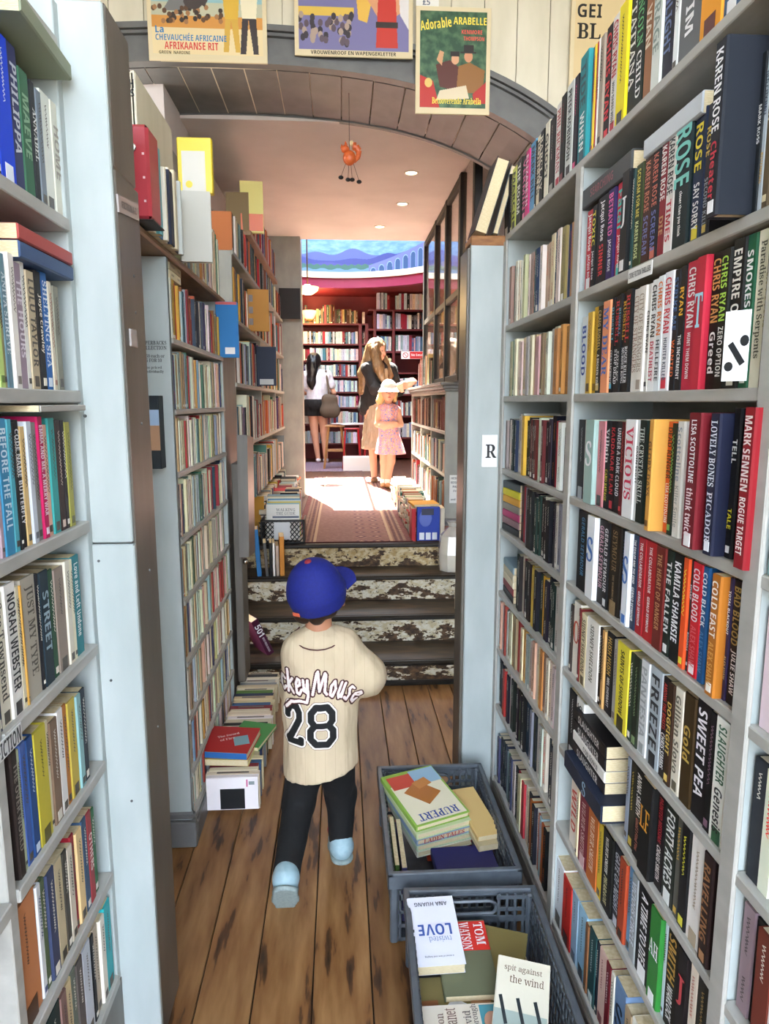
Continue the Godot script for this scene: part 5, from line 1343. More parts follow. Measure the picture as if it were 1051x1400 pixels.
	for y in 200:
		for x in 150: im.set_pixel(x, y, Color(0.16, 0.30, 0.22).lerp(Color(0.36, 0.48, 0.34), clampf(noise.get_noise_2d(x * 2.0, y * 2.0) + 0.3, 0, 1)))
	poly(im, [[0, 0.66], [0.2, 0.72], [0.3, 1], [0, 1]], Color(0.72, 0.16, 0.13))
	poly(im, [[0.24, 0.55], [0.45, 0.5], [0.6, 0.58], [0.55, 0.82], [0.3, 0.78]], Color(0.34, 0.15, 0.12))
	poly(im, [[0.58, 0.56], [0.75, 0.52], [0.98, 0.6], [0.95, 0.84], [0.55, 0.84]], Color(0.56, 0.38, 0.18))
	ell(im, 0.53, 0.49, 0.06, 0.055, Color(0.82, 0.62, 0.48))
	ell(im, 0.73, 0.46, 0.065, 0.06, Color(0.80, 0.56, 0.42))
	rect(im, 0.46, 0.41, 0.13, 0.05, Color(0.13, 0.1, 0.1))
	rect(im, 0.66, 0.34, 0.14, 0.08, Color(0.13, 0.1, 0.1))
	rect(im, 0.61, 0.41, 0.24, 0.015, Color(0.13, 0.1, 0.1))
	poly(im, [[0.25, 0.5], [0.3, 0.4], [0.36, 0.42], [0.33, 0.56]], Color(0.80, 0.6, 0.44))
	poly(im, [[0.3, 0.82], [0.7, 0.76], [0.75, 0.9], [0.25, 0.92]], Color(0.84, 0.78, 0.66))
	ell(im, 0.13, 0.74, 0.06, 0.05, Color(0.85, 0.72, 0.4))
	poly(im, [[0.8, 0.85], [1, 0.72], [1, 0.95], [0.82, 0.95]], Color(0.70, 0.15, 0.14))
	var p3 := poster(im, Vector3(0.378, 2.985, -3.648), 0.362, 0.475, "portrait green film poster of a couple in top hats, right")
	letter(p3, "Adorable", Vector3(0.095, 0.40, 0.0134), Basis(Vector3.BACK, 0.14), 0.15, 0.045, "f0d850")
	letter(p3, "ARABELLE", Vector3(0.26, 0.415, 0.0134), Basis.IDENTITY, 0.16, 0.032, "f0d850")
	letter(p3, "Betooverende Arabella", Vector3(0.20, 0.06, 0.0134), Basis.IDENTITY, 0.24, 0.03, "f0d850", true)
	letter(p3, "KENMORE", Vector3(0.27, 0.367, 0.0134), Basis.IDENTITY, 0.1, 0.018, "e05848")
	letter(p3, "THOMPSON", Vector3(0.28, 0.338, 0.0134), Basis.IDENTITY, 0.1, 0.018, "e05848")
	var nt := thing("price_tag", "white paper price tag above the green film poster", "tag", Vector3(0.37, 3.47, -3.664))
	sl("paper", hexm("e4e2dc", 0.6), nt, Vector3(0.01, 0, 0), Vector3(0.12, 0.1, 0.002), 0.0005)
	letter(nt, "£5", Vector3(0.06, 0.02, 0.0024), Basis.IDENTITY, 0.05, 0.025, "5c6478")
	im = Image.create(64, 64, false, Image.FORMAT_RGB8)
	im.fill(Color(0.85, 0.76, 0.58))
	var p4 := poster(im, Vector3(1.14, 3.1, -3.68), 0.36, 0.46, "cream poster with bold black lettering half hidden by right bookcase")
	letter(p4, "GEI", Vector3(0.09, 0.38, 0.0134), Basis.IDENTITY, 0.12, 0.06, "181410")
	letter(p4, "BL", Vector3(0.09, 0.29, 0.0134), Basis.IDENTITY, 0.14, 0.07, "181410", true)
	# hanging squirrel
	var sq := thing("squirrel_toy", "orange wooden squirrel toy hanging from the arch", "toy", Vector3(0.06, 2.86, -3.9))
	var fur := noisy("orange_fur_paint", Color(0.72, 0.27, 0.11), Color(0.86, 0.46, 0.20), 0.03, Vector3(14, 14, 14), 0.45)
	var s1 := ns()
	sphere(s1, Vector3(0.0, 0.0, 0), Vector3(0.034, 0.038, 0.03), 10)
	put(s1, "body", fur, sq)
	s1 = ns()
	sphere(s1, Vector3(-0.022, 0.04, 0.008), Vector3(0.022, 0.02, 0.02), 8)
	put(s1, "head", fur, sq)
	for e in [[-0.038, 0.045], [-0.018, 0.06]]:
		s1 = ns()
		tube(s1, Vector3(e[0], e[1], 0.006), Vector3(e[0] - 0.002, e[1] + 0.02, 0.006), 0.009, 0.001, 8)
		put(s1, "ear", fur, sq)
	s1 = ns()
	var tp := [Vector3(0.025, -0.015, -0.01), Vector3(0.046, 0.01, -0.015), Vector3(0.05, 0.04, -0.015), Vector3(0.035, 0.06, -0.012), Vector3(0.018, 0.06, -0.01)]
	for i in 4: tube(s1, tp[i], tp[i + 1], 0.009 + 0.004 * i, 0.013 + 0.002 * i, 10)
	put(s1, "tail", fur, sq)
	s1 = ns()
	sphere(s1, Vector3(0.012, 0.075, -0.01), Vector3(0.012, 0.014, 0.01), 6)
	put(s1, "tail_tip", hexm("e0c898", 0.6), sq)
	var wire := mat("cord_grey", Color(0.24, 0.22, 0.21), 0.6)
	s1 = ns()
	tube(s1, Vector3(0, 0.03, 0), Vector3(0, 0.315, 0), 0.0018, 0.0018, 6)
	put(s1, "cord", wire, sq)
	for e in [[-0.02, -0.045, -0.095], [-0.003, -0.008, -0.105], [0.008, 0.014, -0.105], [0.022, 0.05, -0.115]]:
		s1 = ns()
		tube(s1, Vector3(e[0], -0.03, 0), Vector3(e[1], e[2], 0.004), 0.0012, 0.0012, 5)
		var lg := put(s1, "leg_string", wire, sq)
		s1 = ns()
		sphere(s1, Vector3(e[1], e[2] - 0.004, 0.006), Vector3(0.014, 0.010, 0.014), 7)
		put(s1, "foot", hexm("0c0c0c", 0.35), lg)
	# rug
	im = Image.create(160, 768, false, Image.FORMAT_RGB8)
	for y in 768:
		for x in 160:
			var ex := mini(x, 159 - x)
			var c := Color(0.47, 0.34, 0.32)
			if ex < 8: c = Color(0.38, 0.20, 0.20)
			elif ex < 12: c = Color(0.66, 0.56, 0.46) if (y / 4) % 2 == 0 else Color(0.25, 0.16, 0.18)
			elif ex < 26: c = Color(0.56, 0.44, 0.36) if ((x + y) / 5 + (x - y + 800) / 5) % 3 == 0 else Color(0.30, 0.17, 0.18)
			elif ex < 30: c = Color(0.66, 0.56, 0.46)
			else:
				var u := absi((x - 80) % 22 - 11) + absi(y % 30 - 15)
				if u < 5: c = Color(0.66, 0.52, 0.44)
				elif u < 9: c = Color(0.26, 0.16, 0.22)
				elif u < 13: c = Color(0.52, 0.36, 0.34)
			c = c.lerp(Color(0.6, 0.5, 0.45), clampf(noise.get_noise_2d(x * 6.0, y * 6.0) * 0.5 + 0.1, 0, 0.4))
			im.set_pixel(x, y, c)
	var rug := thing("rug", "long red patterned runner along the upper passage", "rug", Vector3(0.07, 0.642, -6.7))
	var rs := ns()
	quad(rs, Vector3(-0.40, 0.0075, -2.3), Vector3(0.42, 0.0075, -2.3), Vector3(0.42, 0.0075, 1.97), Vector3(-0.40, 0.0075, 1.97))
	put(rs, "pile", pic(im, 0.95), rug)
	sl("backing", hexm("4c2424", 0.9), rug, Vector3(-0.405, 0.0, -2.305), Vector3(0.425, 0.007, 1.975), 0.002)
	rug = thing("rug", "faded striped rug under the white stool in the red room", "rug", Vector3(-0.2, 0.642, -10.3))
	sl("pile", noisy("faded_rug", Color(0.34, 0.24, 0.30), Color(0.60, 0.54, 0.58), 0.03, Vector3(8, 1, 2), 0.95), rug, Vector3(-0.7, 0, -0.9), Vector3(0.5, 0.008, 0.6), 0.002)
	# ceiling spots
	for p in [[0.507, -5.13, "nearest"], [0.513, -5.9, "second"], [0.373, -6.65, "farthest"]]:
		var cs := thing("ceiling_spot", "round recessed ceiling spot, %s from the arch" % p[2], "light", Vector3(p[0], 3.17, p[1]), "recessed spots in the passage ceiling")
		s1 = ns()
		lathe(s1, Vector3.ZERO, [Vector2(0.052, 0.0), Vector2(0.052, -0.004), Vector2(0.044, -0.006), Vector2(0.038, -0.001)], 24)
		put(s1, "bezel", mat("bezel_white", Color(0.85, 0.82, 0.78), 0.4), cs)
		s1 = ns()
		lathe(s1, Vector3.ZERO, [Vector2(0.038, -0.002), Vector2(0.0, -0.003)], 24)
		var em := mat("lamp_warm", Color(1, 0.95, 0.85), 0.5)
		em.emission_enabled = true
		em.emission = Color(1.0, 0.9, 0.72)
		em.emission_energy_multiplier = 3.0
		put(s1, "bulb", em, cs)
		var sp2 := SpotLight3D.new()
		sp2.name = "spot_light"
		cs.add_child(sp2)
		sp2.position = Vector3(0, -0.012, 0)
		sp2.rotation.x = -PI / 2
		sp2.spot_angle = 55
		sp2.spot_range = 12
		sp2.light_energy = 0.5
		sp2.light_size = 0.04
		sp2.light_color = Color(1.0, 0.9, 0.75)
		sp2.shadow_enabled = true
	# glass lamps of the red room
	for p in [[Vector3(-0.39, 2.98, -9.0), "hanging opal glass lamp at the left of the red room"], [Vector3(-0.47, 2.95, -11.35), "small opal table lamp on the red bookcase's top"]]:
		var lm := thing("opal_lamp", p[1], "lamp", p[0])
		s1 = ns()
		if used["opal_lamp"] == 0: lathe(s1, Vector3.ZERO, [Vector2(0.0, -0.075), Vector2(0.07, -0.06), Vector2(0.13, -0.015), Vector2(0.14, 0.02), Vector2(0.06, 0.03), Vector2(0.03, 0.05)], 24)
		else: lathe(s1, Vector3.ZERO, [Vector2(0.03, -0.08), Vector2(0.07, -0.05), Vector2(0.11, 0.03), Vector2(0.115, 0.06), Vector2(0.0, 0.065)], 24)
		var om := mat("opal_glass", Color(1, 0.94, 0.8), 0.3)
		om.emission_enabled = true
		om.emission = Color(1.0, 0.84, 0.52)
		om.emission_energy_multiplier = 0.5
		put(s1, "shade", om, lm)
		s1 = ns()
		if used["opal_lamp"] == 0:
			tube(s1, Vector3(0, 0.04, 0), Vector3(0, 1.72, 0), 0.008, 0.008, 8)
		else:
			tube(s1, Vector3(0, -0.10, 0), Vector3(0, -0.05, 0), 0.06, 0.03, 12)
		put(s1, "stem", mat("brass", Color(0.55, 0.42, 0.2), 0.3, 0.9), lm)
		var ol := OmniLight3D.new()
		ol.name = "lamp_light"
		lm.add_child(ol)
		ol.position = Vector3(0, -0.12 if used["opal_lamp"] == 0 else 0.0, 0.0)
		ol.light_energy = 0.35
		ol.omni_range = 12
		ol.light_size = 0.12
		ol.light_color = Color(1.0, 0.84, 0.58)
		ol.shadow_enabled = true
	# stools in the red room
	var redm := hexm("a81c24", 0.35)
	for i in 2:
		var so := thing("stool", ["red metal stool, left one of the pair, with papers", "red metal stool half hidden behind the woman"][i], "stool", Vector3(0.16 + i * 0.30, 0.642, -10.1), "red stools in the red room")
		sl("seat", redm, so, Vector3(-0.11, 0.57, -0.11), Vector3(0.11, 0.59, 0.11), 0.006)
		for sx in [-1, 1]:
			for sz in [-1, 1]:
				s1 = ns()
				tube(s1, Vector3(sx * 0.09, 0.575, sz * 0.09), Vector3(sx * 0.13, 0.0, sz * 0.13), 0.013, 0.011, 8)
				put(s1, "leg", redm, so)
	var ws := thing("stool", "plain wooden step stool beside the red stools", "stool", Vector3(-0.08, 0.642, -10.2))
	var wdm := noisy("stool_wood", Color(0.52, 0.36, 0.2), Color(0.64, 0.48, 0.3), 0.02, Vector3(4, 4, 4), 0.5)
	sl("seat", wdm, ws, Vector3(-0.14, 0.6, -0.12), Vector3(0.14, 0.63, 0.12), 0.005)
	for sx in [-1, 1]:
		for sz in [-1, 1]:
			s1 = ns()
			tube(s1, Vector3(sx * 0.09, 0.6, sz * 0.09), Vector3(sx * 0.16, 0.0, sz * 0.14), 0.02, 0.018, 6)
			put(s1, "leg", wdm, ws)
	sl("rung", wdm, ws, Vector3(-0.13, 0.25, 0.09), Vector3(0.13, 0.29, 0.115), 0.004)
	var pp := thing("papers", "loose white papers spread over the stools", "papers", Vector3(0.1, 1.275, -10.12))
	for i in 4:
		s1 = ns()
		box(s1, Vector3(rng.randf_range(-0.15, 0.2), 0.004 + i * 0.006, rng.randf_range(-0.04, 0.04)), Vector3(0.3, 0.004, 0.2), Basis(Vector3.UP, rng.randf_range(-0.4, 0.4)))
		put(s1, "sheet", hexm("dfe3ea", 0.7), pp)
	var tub := thing("tub", "low white plastic tub under the red stools", "tub", Vector3(0.25, 0.642, -9.85))
	s1 = ns()
	for q in [[-0.22, 0.22, 0.10, 0.11], [-0.22, 0.22, -0.11, -0.10]]: slab(s1, Vector3(q[0], 0, q[2]), Vector3(q[1], 0.2, q[3]), 0.004)
	for q in [[-0.22, -0.21], [0.21, 0.22]]: slab(s1, Vector3(q[0], 0, -0.1), Vector3(q[1], 0.2, 0.1), 0.004)
	put(s1, "walls", hexm("d8d8da", 0.4), tub)

# ---------------------------------------------------------------- people
# bones: [a, b, radius a, radius b, squash (Vector3, optional)] joined with a smooth minimum, meshed as surface nets
func flesh(bones: Array, cell: float, k: float, cuts: Array = [], wob := 0.0, uvmode := 0) -> ArrayMesh:
	var lo := Vector3(1e9, 1e9, 1e9)
	var hi := -lo
	for b in bones:
		var r: float = maxf(b[2], b[3])
		lo = lo.min((b[0] as Vector3).min(b[1]) - Vector3.ONE * r)
		hi = hi.max((b[0] as Vector3).max(b[1]) + Vector3.ONE * r)
	lo -= Vector3.ONE * cell * 3.0
	hi += Vector3.ONE * cell * 3.0
	var nx := int((hi.x - lo.x) / cell) + 2
	var ny := int((hi.y - lo.y) / cell) + 2
	var nz := int((hi.z - lo.z) / cell) + 2
	var f := PackedFloat32Array()
	f.resize(nx * ny * nz)
	f.fill(9.0)
	for b in bones:
		var s: Vector3 = b[4] if b.size() > 4 else Vector3.ONE
		var a: Vector3 = b[0]
		var e: Vector3 = b[1]
		var ra: float = b[2]
		var rb: float = b[3]
		var as_ := a / s
		var d := e / s - as_
		var dd := maxf(d.length_squared(), 1e-9)
		var ms := minf(s.x, minf(s.y, s.z))
		var m := Vector3.ONE * (maxf(ra, rb) * maxf(s.x, maxf(s.y, s.z)) + k + cell * 2.5)
		var l := (a.min(e) - m - lo) / cell
		var h := (a.max(e) + m - lo) / cell
		for z in range(maxi(0, int(l.z)), mini(nz, int(h.z) + 2)):
			for y in range(maxi(0, int(l.y)), mini(ny, int(h.y) + 2)):
				var row := (z * ny + y) * nx
				for x in range(maxi(0, int(l.x)), mini(nx, int(h.x) + 2)):
					var p := (lo + Vector3(x, y, z) * cell) / s - as_
					var t := clampf(p.dot(d) / dd, 0.0, 1.0)
					var v := ((p - d * t).length() - lerpf(ra, rb, t)) * ms
					var o := f[row + x]
					if o > 8.0: f[row + x] = v
					else:
						var q := maxf(k - absf(v - o), 0.0) / k
						f[row + x] = minf(v, o) - q * q * k * 0.25
	if wob > 0.0 or not cuts.is_empty():
		for z in nz:
			for y in ny:
				var row := (z * ny + y) * nx
				for x in nx:
					if f[row + x] > 0.2: continue
					var p := lo + Vector3(x, y, z) * cell
					var v := f[row + x]
					if wob > 0.0: v += wob * noise.get_noise_3d(p.x * 900.0, p.y * 260.0, p.z * 900.0)
					for c: Plane in cuts: v = maxf(v, c.distance_to(p))
					f[row + x] = v
	var idx := {}
	var vs := PackedVector3Array()
	var nn := PackedVector3Array()
	var uv := PackedVector2Array()
	var off := [0, 1, nx, nx + 1, nx * ny, nx * ny + 1, nx * ny + nx, nx * ny + nx + 1]
	var corner := [Vector3(0, 0, 0), Vector3(1, 0, 0), Vector3(0, 1, 0), Vector3(1, 1, 0), Vector3(0, 0, 1), Vector3(1, 0, 1), Vector3(0, 1, 1), Vector3(1, 1, 1)]
	var edges := [[0, 1], [2, 3], [4, 5], [6, 7], [0, 2], [1, 3], [4, 6], [5, 7], [0, 4], [1, 5], [2, 6], [3, 7]]
	for z in nz - 1:
		for y in ny - 1:
			var row := (z * ny + y) * nx
			for x in nx - 1:
				var i := row + x
				var mask := 0
				for c in 8:
					if f[i + off[c]] < 0.0: mask |= 1 << c
				if mask == 0 or mask == 255: continue
				var s := Vector3.ZERO
				var n := 0
				for e in edges:
					var a := f[i + off[e[0]]]
					var b := f[i + off[e[1]]]
					if (a < 0.0) != (b < 0.0):
						s += (corner[e[0]] as Vector3).lerp(corner[e[1]], a / (a - b))
						n += 1
				var g := Vector3(f[i + 1] + f[i + off[3]] + f[i + off[5]] + f[i + off[7]] - f[i] - f[i + off[2]] - f[i + off[4]] - f[i + off[6]],
					f[i + off[2]] + f[i + off[3]] + f[i + off[6]] + f[i + off[7]] - f[i] - f[i + 1] - f[i + off[4]] - f[i + off[5]],
					f[i + off[4]] + f[i + off[5]] + f[i + off[6]] + f[i + off[7]] - f[i] - f[i + 1] - f[i + off[2]] - f[i + off[3]])
				idx[i] = vs.size()
				var p := lo + (Vector3(x, y, z) + s / n) * cell
				vs.append(p)
				nn.append(g.normalized())
				uv.append(Vector2(p.x, p.y))
	var tris := PackedInt32Array()
	var st := [1, nx, nx * ny]
	for key in idx:
		var i: int = key
		for ax in 3:
			var u: int = st[(ax + 1) % 3]
			var w: int = st[(ax + 2) % 3]
			var a := f[i]
			var b := f[i + st[ax]]
			if (a < 0.0) == (b < 0.0): continue
			if not (idx.has(i - u) and idx.has(i - w) and idx.has(i - u - w)): continue
			var q := [idx[i], idx[i - u], idx[i - u - w], idx[i - w]]
			if a < 0.0: tris.append_array([q[0], q[2], q[1], q[0], q[3], q[2]])
			else: tris.append_array([q[0], q[1], q[2], q[0], q[2], q[3]])
	if uvmode > 0:
		for i in vs.size():
			# back print: planar over the back, a blank corner of the sheet elsewhere
			uv[i] = Vector2(clampf((vs[i].x + 0.25) / 0.5, 0, 1), clampf(1.0 - vs[i].y / 0.9, 0, 1)) if nn[i].z > -0.15 else Vector2(0.02, 0.02)
	var arr := []
	arr.resize(Mesh.ARRAY_MAX)
	arr[Mesh.ARRAY_VERTEX] = vs
	arr[Mesh.ARRAY_NORMAL] = nn
	arr[Mesh.ARRAY_TEX_UV] = uv
	arr[Mesh.ARRAY_INDEX] = tris
	var mesh := ArrayMesh.new()
	mesh.add_surface_from_arrays(Mesh.PRIMITIVE_TRIANGLES, arr)
	return mesh

func limb(called: String, mesh: Mesh, m: Material, parent: Node) -> MeshInstance3D:
	var o := MeshInstance3D.new()
	o.mesh = mesh
	o.material_override = m
	o.name = called
	parent.add_child(o, true)
	return o

# a hand as five finger chains on a palm, pointing along dir, back of the hand towards up
func hand_bones(w: Vector3, dir: Vector3, up: Vector3, size: float, curl: float, side: float) -> Array:
	dir = dir.normalized()
	var sd := dir.cross(up).normalized() * side
	up = sd.cross(dir).normalized() * side
	var out := [[w, w + dir * size * 0.45, size * 0.16, size * 0.2, Vector3.ONE]]
	out.append([w + dir * size * 0.2 + sd * size * 0.1, w + dir * size * 0.5 + sd * size * 0.16, size * 0.13, size * 0.1])
	out.append([w + dir * size * 0.2 - sd * size * 0.1, w + dir * size * 0.5 - sd * size * 0.16, size * 0.13, size * 0.1])
	var lens := [0.42, 0.48, 0.44, 0.34]
	for i in 4:
		var base := w + dir * size * 0.52 + sd * size * (0.2 - 0.135 * i)
		var l: float = lens[i] * size
		var d1 := (dir - up * curl * 0.5).normalized()
		var d2 := (dir - up * curl * 1.6).normalized()
		out.append([base, base + d1 * l * 0.5, size * 0.062, size * 0.056])
		out.append([base + d1 * l * 0.5, base + d1 * l * 0.5 + d2 * l * 0.5, size * 0.056, size * 0.045])
	var tb := w + dir * size * 0.18 + sd * size * 0.2
	out.append([tb, tb + (dir * 0.5 + sd * 0.75).normalized() * size * 0.24, size * 0.075, size * 0.06])
	out.append([tb + (dir * 0.5 + sd * 0.75).normalized() * size * 0.24, tb + (dir * 0.5 + sd * 0.75).normalized() * size * 0.24 + (dir + sd * 0.2).normalized() * size * 0.2, size * 0.06, size * 0.048])
	return out

func stroke(im: Image, pts: Array, r: float, ring: Array) -> void:
	# draws a polyline as rings of colour: [[extra radius, colour], ...] from widest to narrowest
	var sz := Vector2(im.get_width(), im.get_height())
	for rg in ring:
		var rad: float = r + rg[0]
		for i in pts.size() - 1:
			var a := Vector2(pts[i][0], pts[i][1]) * sz
			var b := Vector2(pts[i + 1][0], pts[i + 1][1]) * sz
			var l := a.min(b) - Vector2.ONE * (rad + 1)
			var h := a.max(b) + Vector2.ONE * (rad + 1)
			for y in range(maxi(0, int(l.y)), mini(int(sz.y), int(h.y) + 1)):
				for x in range(maxi(0, int(l.x)), mini(int(sz.x), int(h.x) + 1)):
					var p := Vector2(x, y)
					if Geometry2D.get_closest_point_to_segment(p, a, b).distance_to(p) < rad: im.set_pixel(x, y, rg[1])

func jersey_print() -> Image:
	# 0.5 m wide, 0.9 m high sheet, 1.25 mm a pixel
	var im := Image.create(400, 720, false, Image.FORMAT_RGB8)
	for y in 720:
		for x in 400:
			var c := Color(0.80, 0.725, 0.60)
			if x % 26 == 0: c = Color(0.73, 0.65, 0.53)
			im.set_pixel(x, y, c.lerp(Color(0.72, 0.64, 0.52), clampf(noise.get_noise_2d(x * 0.6, y * 0.3) * 0.5, 0, 0.3)))
	var num := [[5.5, Color(0.30, 0.20, 0.19)], [4.5, Color(0.93, 0.90, 0.86)], [0.0, Color(0.05, 0.05, 0.055)]]
	var ox := 0.215
	var oy := 0.42
	var U := func(ch: Array, cx: float, cy: float, kx: float, ky: float) -> Array:
		var o := []
		for p in ch: o.append([cx + p[0] * kx, cy + p[1] * ky])
		return o
	var two := [[0.05, 0.26], [0.05, 0.16], [0.22, 0.0], [0.62, 0.0], [0.8, 0.16], [0.8, 0.34], [0.08, 0.98], [0.9, 0.98], [0.9, 0.9]]
	var eight := [[0.25, 0.0], [0.75, 0.0], [0.95, 0.15], [0.95, 0.35], [0.8, 0.48], [0.98, 0.62], [0.98, 0.84], [0.75, 1.0], [0.25, 1.0], [0.02, 0.84], [0.02, 0.62], [0.2, 0.48], [0.05, 0.35], [0.05, 0.15], [0.25, 0.0]]
	var mid := [[0.2, 0.48], [0.8, 0.48]]
	for rg in num:
		stroke(im, U.call(two, 0.275, 0.295, 0.10, 0.138), 8.0, [rg])
		stroke(im, U.call(eight, 0.425, 0.295, 0.15, 0.138), 8.5, [rg])
		stroke(im, U.call(mid, 0.425, 0.295, 0.15, 0.138), 8.0, [rg])
	var scr := [[4.4, Color(0.20, 0.09, 0.085)], [1.6, Color(0.55, 0.27, 0.24)], [0.8, Color(0.94, 0.90, 0.88)]]
	# script letters as strokes in a unit box (x right, y down), laid along an arc
	var glyph := {
		"M": [[[0.0, 1.0], [0.14, 0.1], [0.22, 0.0], [0.45, 0.85], [0.74, 0.05], [0.82, 0.12], [0.84, 0.85], [1.0, 0.95]]],
		"i": [[[0.2, 0.4], [0.2, 0.9], [0.6, 0.95]]],
		"c": [[[0.8, 0.5], [0.5, 0.38], [0.15, 0.6], [0.2, 0.9], [0.55, 1.0], [0.9, 0.85]]],
		"k": [[[0.15, 0.0], [0.15, 1.0]], [[0.75, 0.42], [0.2, 0.7], [0.85, 1.0]]],
		"e": [[[0.2, 0.72], [0.7, 0.62], [0.7, 0.42], [0.4, 0.36], [0.12, 0.6], [0.25, 0.95], [0.6, 1.0], [0.95, 0.82]]],
		"y": [[[0.1, 0.4], [0.2, 0.85], [0.5, 0.9], [0.75, 0.4]], [[0.75, 0.4], [0.75, 1.05], [0.5, 1.32], [-0.6, 1.28], [-1.8, 1.36], [-2.6, 1.62]]],
		"o": [[[0.5, 0.38], [0.12, 0.6], [0.25, 0.95], [0.6, 1.0], [0.85, 0.7], [0.5, 0.38]]],
		"u": [[[0.15, 0.4], [0.15, 0.85], [0.4, 1.0], [0.7, 0.8], [0.75, 0.4], [0.78, 0.95]]],
		"s": [[[0.75, 0.42], [0.4, 0.4], [0.3, 0.58], [0.7, 0.8], [0.55, 1.0], [0.1, 0.95]]]}
	var word := ["M", "i", "c", "k", "e", "y", " ", "M", "o", "u", "s", "e"]
	for rg in scr:
		var pen := Vector2(38, 188)
		var ang := -0.06
		for n in word.size():
			var ch: String = word[n]
			var wd: float = {"M": 40.0, "i": 13.0, " ": 5.0, "k": 22.0}.get(ch, 20.0)
			var dx := Vector2(cos(ang), sin(ang))
			var dy := Vector2(-sin(ang), cos(ang))
			if ch != " ":
				for line in glyph[ch]:
					var pts := []
					for p in line:
						var q: Vector2 = pen + dx * (p[0] * wd * 0.9) + dy * ((p[1] - 1.0) * 58.0)
						pts.append([q.x / 400.0, q.y / 720.0])
					stroke(im, pts, 2.6, [rg])
			pen += dx * wd
			if n >= 6: ang += 0.16
	return im

func build_child() -> void:
	var base := Vector3(-0.07, 0.0, -2.22)
	var c := thing("person", "small child in blue cap, cream numbered jersey and black leggings running away", "person", base)
	c.set_meta("label", "small child in blue cap and cream jersey number 28, running away")
	var skin := mat("child_skin", Color(0.72, 0.50, 0.38), 0.5)
	var hd := Vector3(-0.012, 0.985, 0.0)
	# body: head, neck, trunk, arms with hands, legs in one skin
	var le := Vector3(-0.10, 0.60, -0.11)
	var re := Vector3(0.145, 0.675, -0.01)
	var lw := Vector3(-0.06, 0.63, -0.21)
	var rw := Vector3(0.13, 0.66, -0.15)
	var lk := Vector3(-0.085, 0.245, 0.0)
	var rk := Vector3(0.058, 0.225, -0.08)
	var la := Vector3(-0.115, 0.125, 0.20)
	var ra := Vector3(0.058, 0.065, -0.06)
	var bones := [[hd + Vector3(0, 0.01, 0.005), hd + Vector3(0, -0.005, -0.015), 0.076, 0.072], [hd + Vector3(0, -0.05, -0.03), hd + Vector3(0, -0.06, -0.045), 0.05, 0.042], [hd + Vector3(0, -0.02, -0.088), hd + Vector3(0, -0.03, -0.092), 0.012, 0.012],
		[Vector3(-0.008, 0.92, 0.0), Vector3(-0.008, 0.83, 0.0), 0.042, 0.046],
		[Vector3(-0.075, 0.775, 0.0), Vector3(0.07, 0.785, 0.0), 0.038, 0.038], [Vector3(-0.01, 0.75, 0), Vector3(-0.01, 0.50, 0.0), 0.06, 0.07],
		[Vector3(-0.08, 0.77, 0), le, 0.034, 0.03], [le, lw, 0.034, 0.025], [Vector3(0.08, 0.78, 0), re, 0.034, 0.03], [re, rw, 0.034, 0.025],
		[Vector3(-0.055, 0.45, 0), lk, 0.065, 0.048], [lk, la, 0.046, 0.032], [Vector3(0.045, 0.45, 0), rk, 0.065, 0.048], [rk, ra, 0.046, 0.032]]
	bones.append_array(hand_bones(lw, Vector3(0.3, 0.2, -1), Vector3(-1, 0.4, 0), 0.095, 0.5, 1.0))
	bones.append_array(hand_bones(rw, Vector3(-0.2, 0.2, -1), Vector3(1, 0.4, 0), 0.095, 0.5, -1.0))
	for s in [-1, 1]:
		bones.append([hd + Vector3(s * 0.078, -0.015, 0.005), hd + Vector3(s * 0.082, -0.04, 0.0), 0.014, 0.010])
	limb("body", flesh(bones, 0.0075, 0.018), skin, c)
	var hair := mat("child_hair", Color(0.16, 0.09, 0.05), 0.5)
	limb("hair", flesh([[hd + Vector3(0, -0.045, 0.045), hd + Vector3(0, -0.07, 0.042), 0.036, 0.026], [hd + Vector3(-0.04, -0.045, 0.035), hd + Vector3(0.04, -0.045, 0.035), 0.03, 0.03]], 0.006, 0.02, [], 0.004), hair, c)
	# leggings
	var cloth := noisy("black_leggings", Color(0.018, 0.018, 0.022), Color(0.045, 0.045, 0.052), 0.02, Vector3(6, 6, 6), 0.85)
	limb("leggings", flesh([[Vector3(-0.052, 0.43, 0), lk, 0.068, 0.055], [lk, la.lerp(lk, 0.02), 0.054, 0.043], [Vector3(0.04, 0.43, 0), rk, 0.066, 0.055], [rk, ra, 0.053, 0.042], [Vector3(-0.04, 0.46, 0), Vector3(0.02, 0.46, 0), 0.075, 0.075]], 0.009, 0.022, [], 0.004), cloth, c)
	# jersey
	var jm := pic(jersey_print(), 0.8)
	var jb := [[Vector3(-0.065, 0.785, 0.0), Vector3(0.06, 0.795, 0.0), 0.058, 0.058], [Vector3(-0.008, 0.80, 0.0), Vector3(-0.008, 0.60, 0.0), 0.082, 0.104, Vector3(1.15, 1, 0.95)], [Vector3(-0.008, 0.60, 0.0), Vector3(-0.006, 0.34, 0.0), 0.104, 0.114, Vector3(1.13, 1, 1.02)],
		[Vector3(-0.075, 0.785, 0.0), Vector3(-0.095, 0.63, -0.07), 0.05, 0.052], [Vector3(0.075, 0.795, 0.0), Vector3(0.145, 0.70, 0.0), 0.056, 0.062], [Vector3(0.145, 0.70, 0.0), Vector3(0.158, 0.655, -0.05), 0.062, 0.052]]
	var cuts := [Plane(Vector3(0.18, -1, 0).normalized(), Vector3(0.18, -1, 0).normalized().dot(Vector3(-0.01, 0.375, 0))), Plane(Vector3(0, 1, 0.15).normalized(), 0.868)]
	var jo := limb("jersey", flesh(jb, 0.0075, 0.035, cuts, 0.006, 1), jm, c)
	jo.set_meta("label", "cream jersey with script lettering and black number 28")
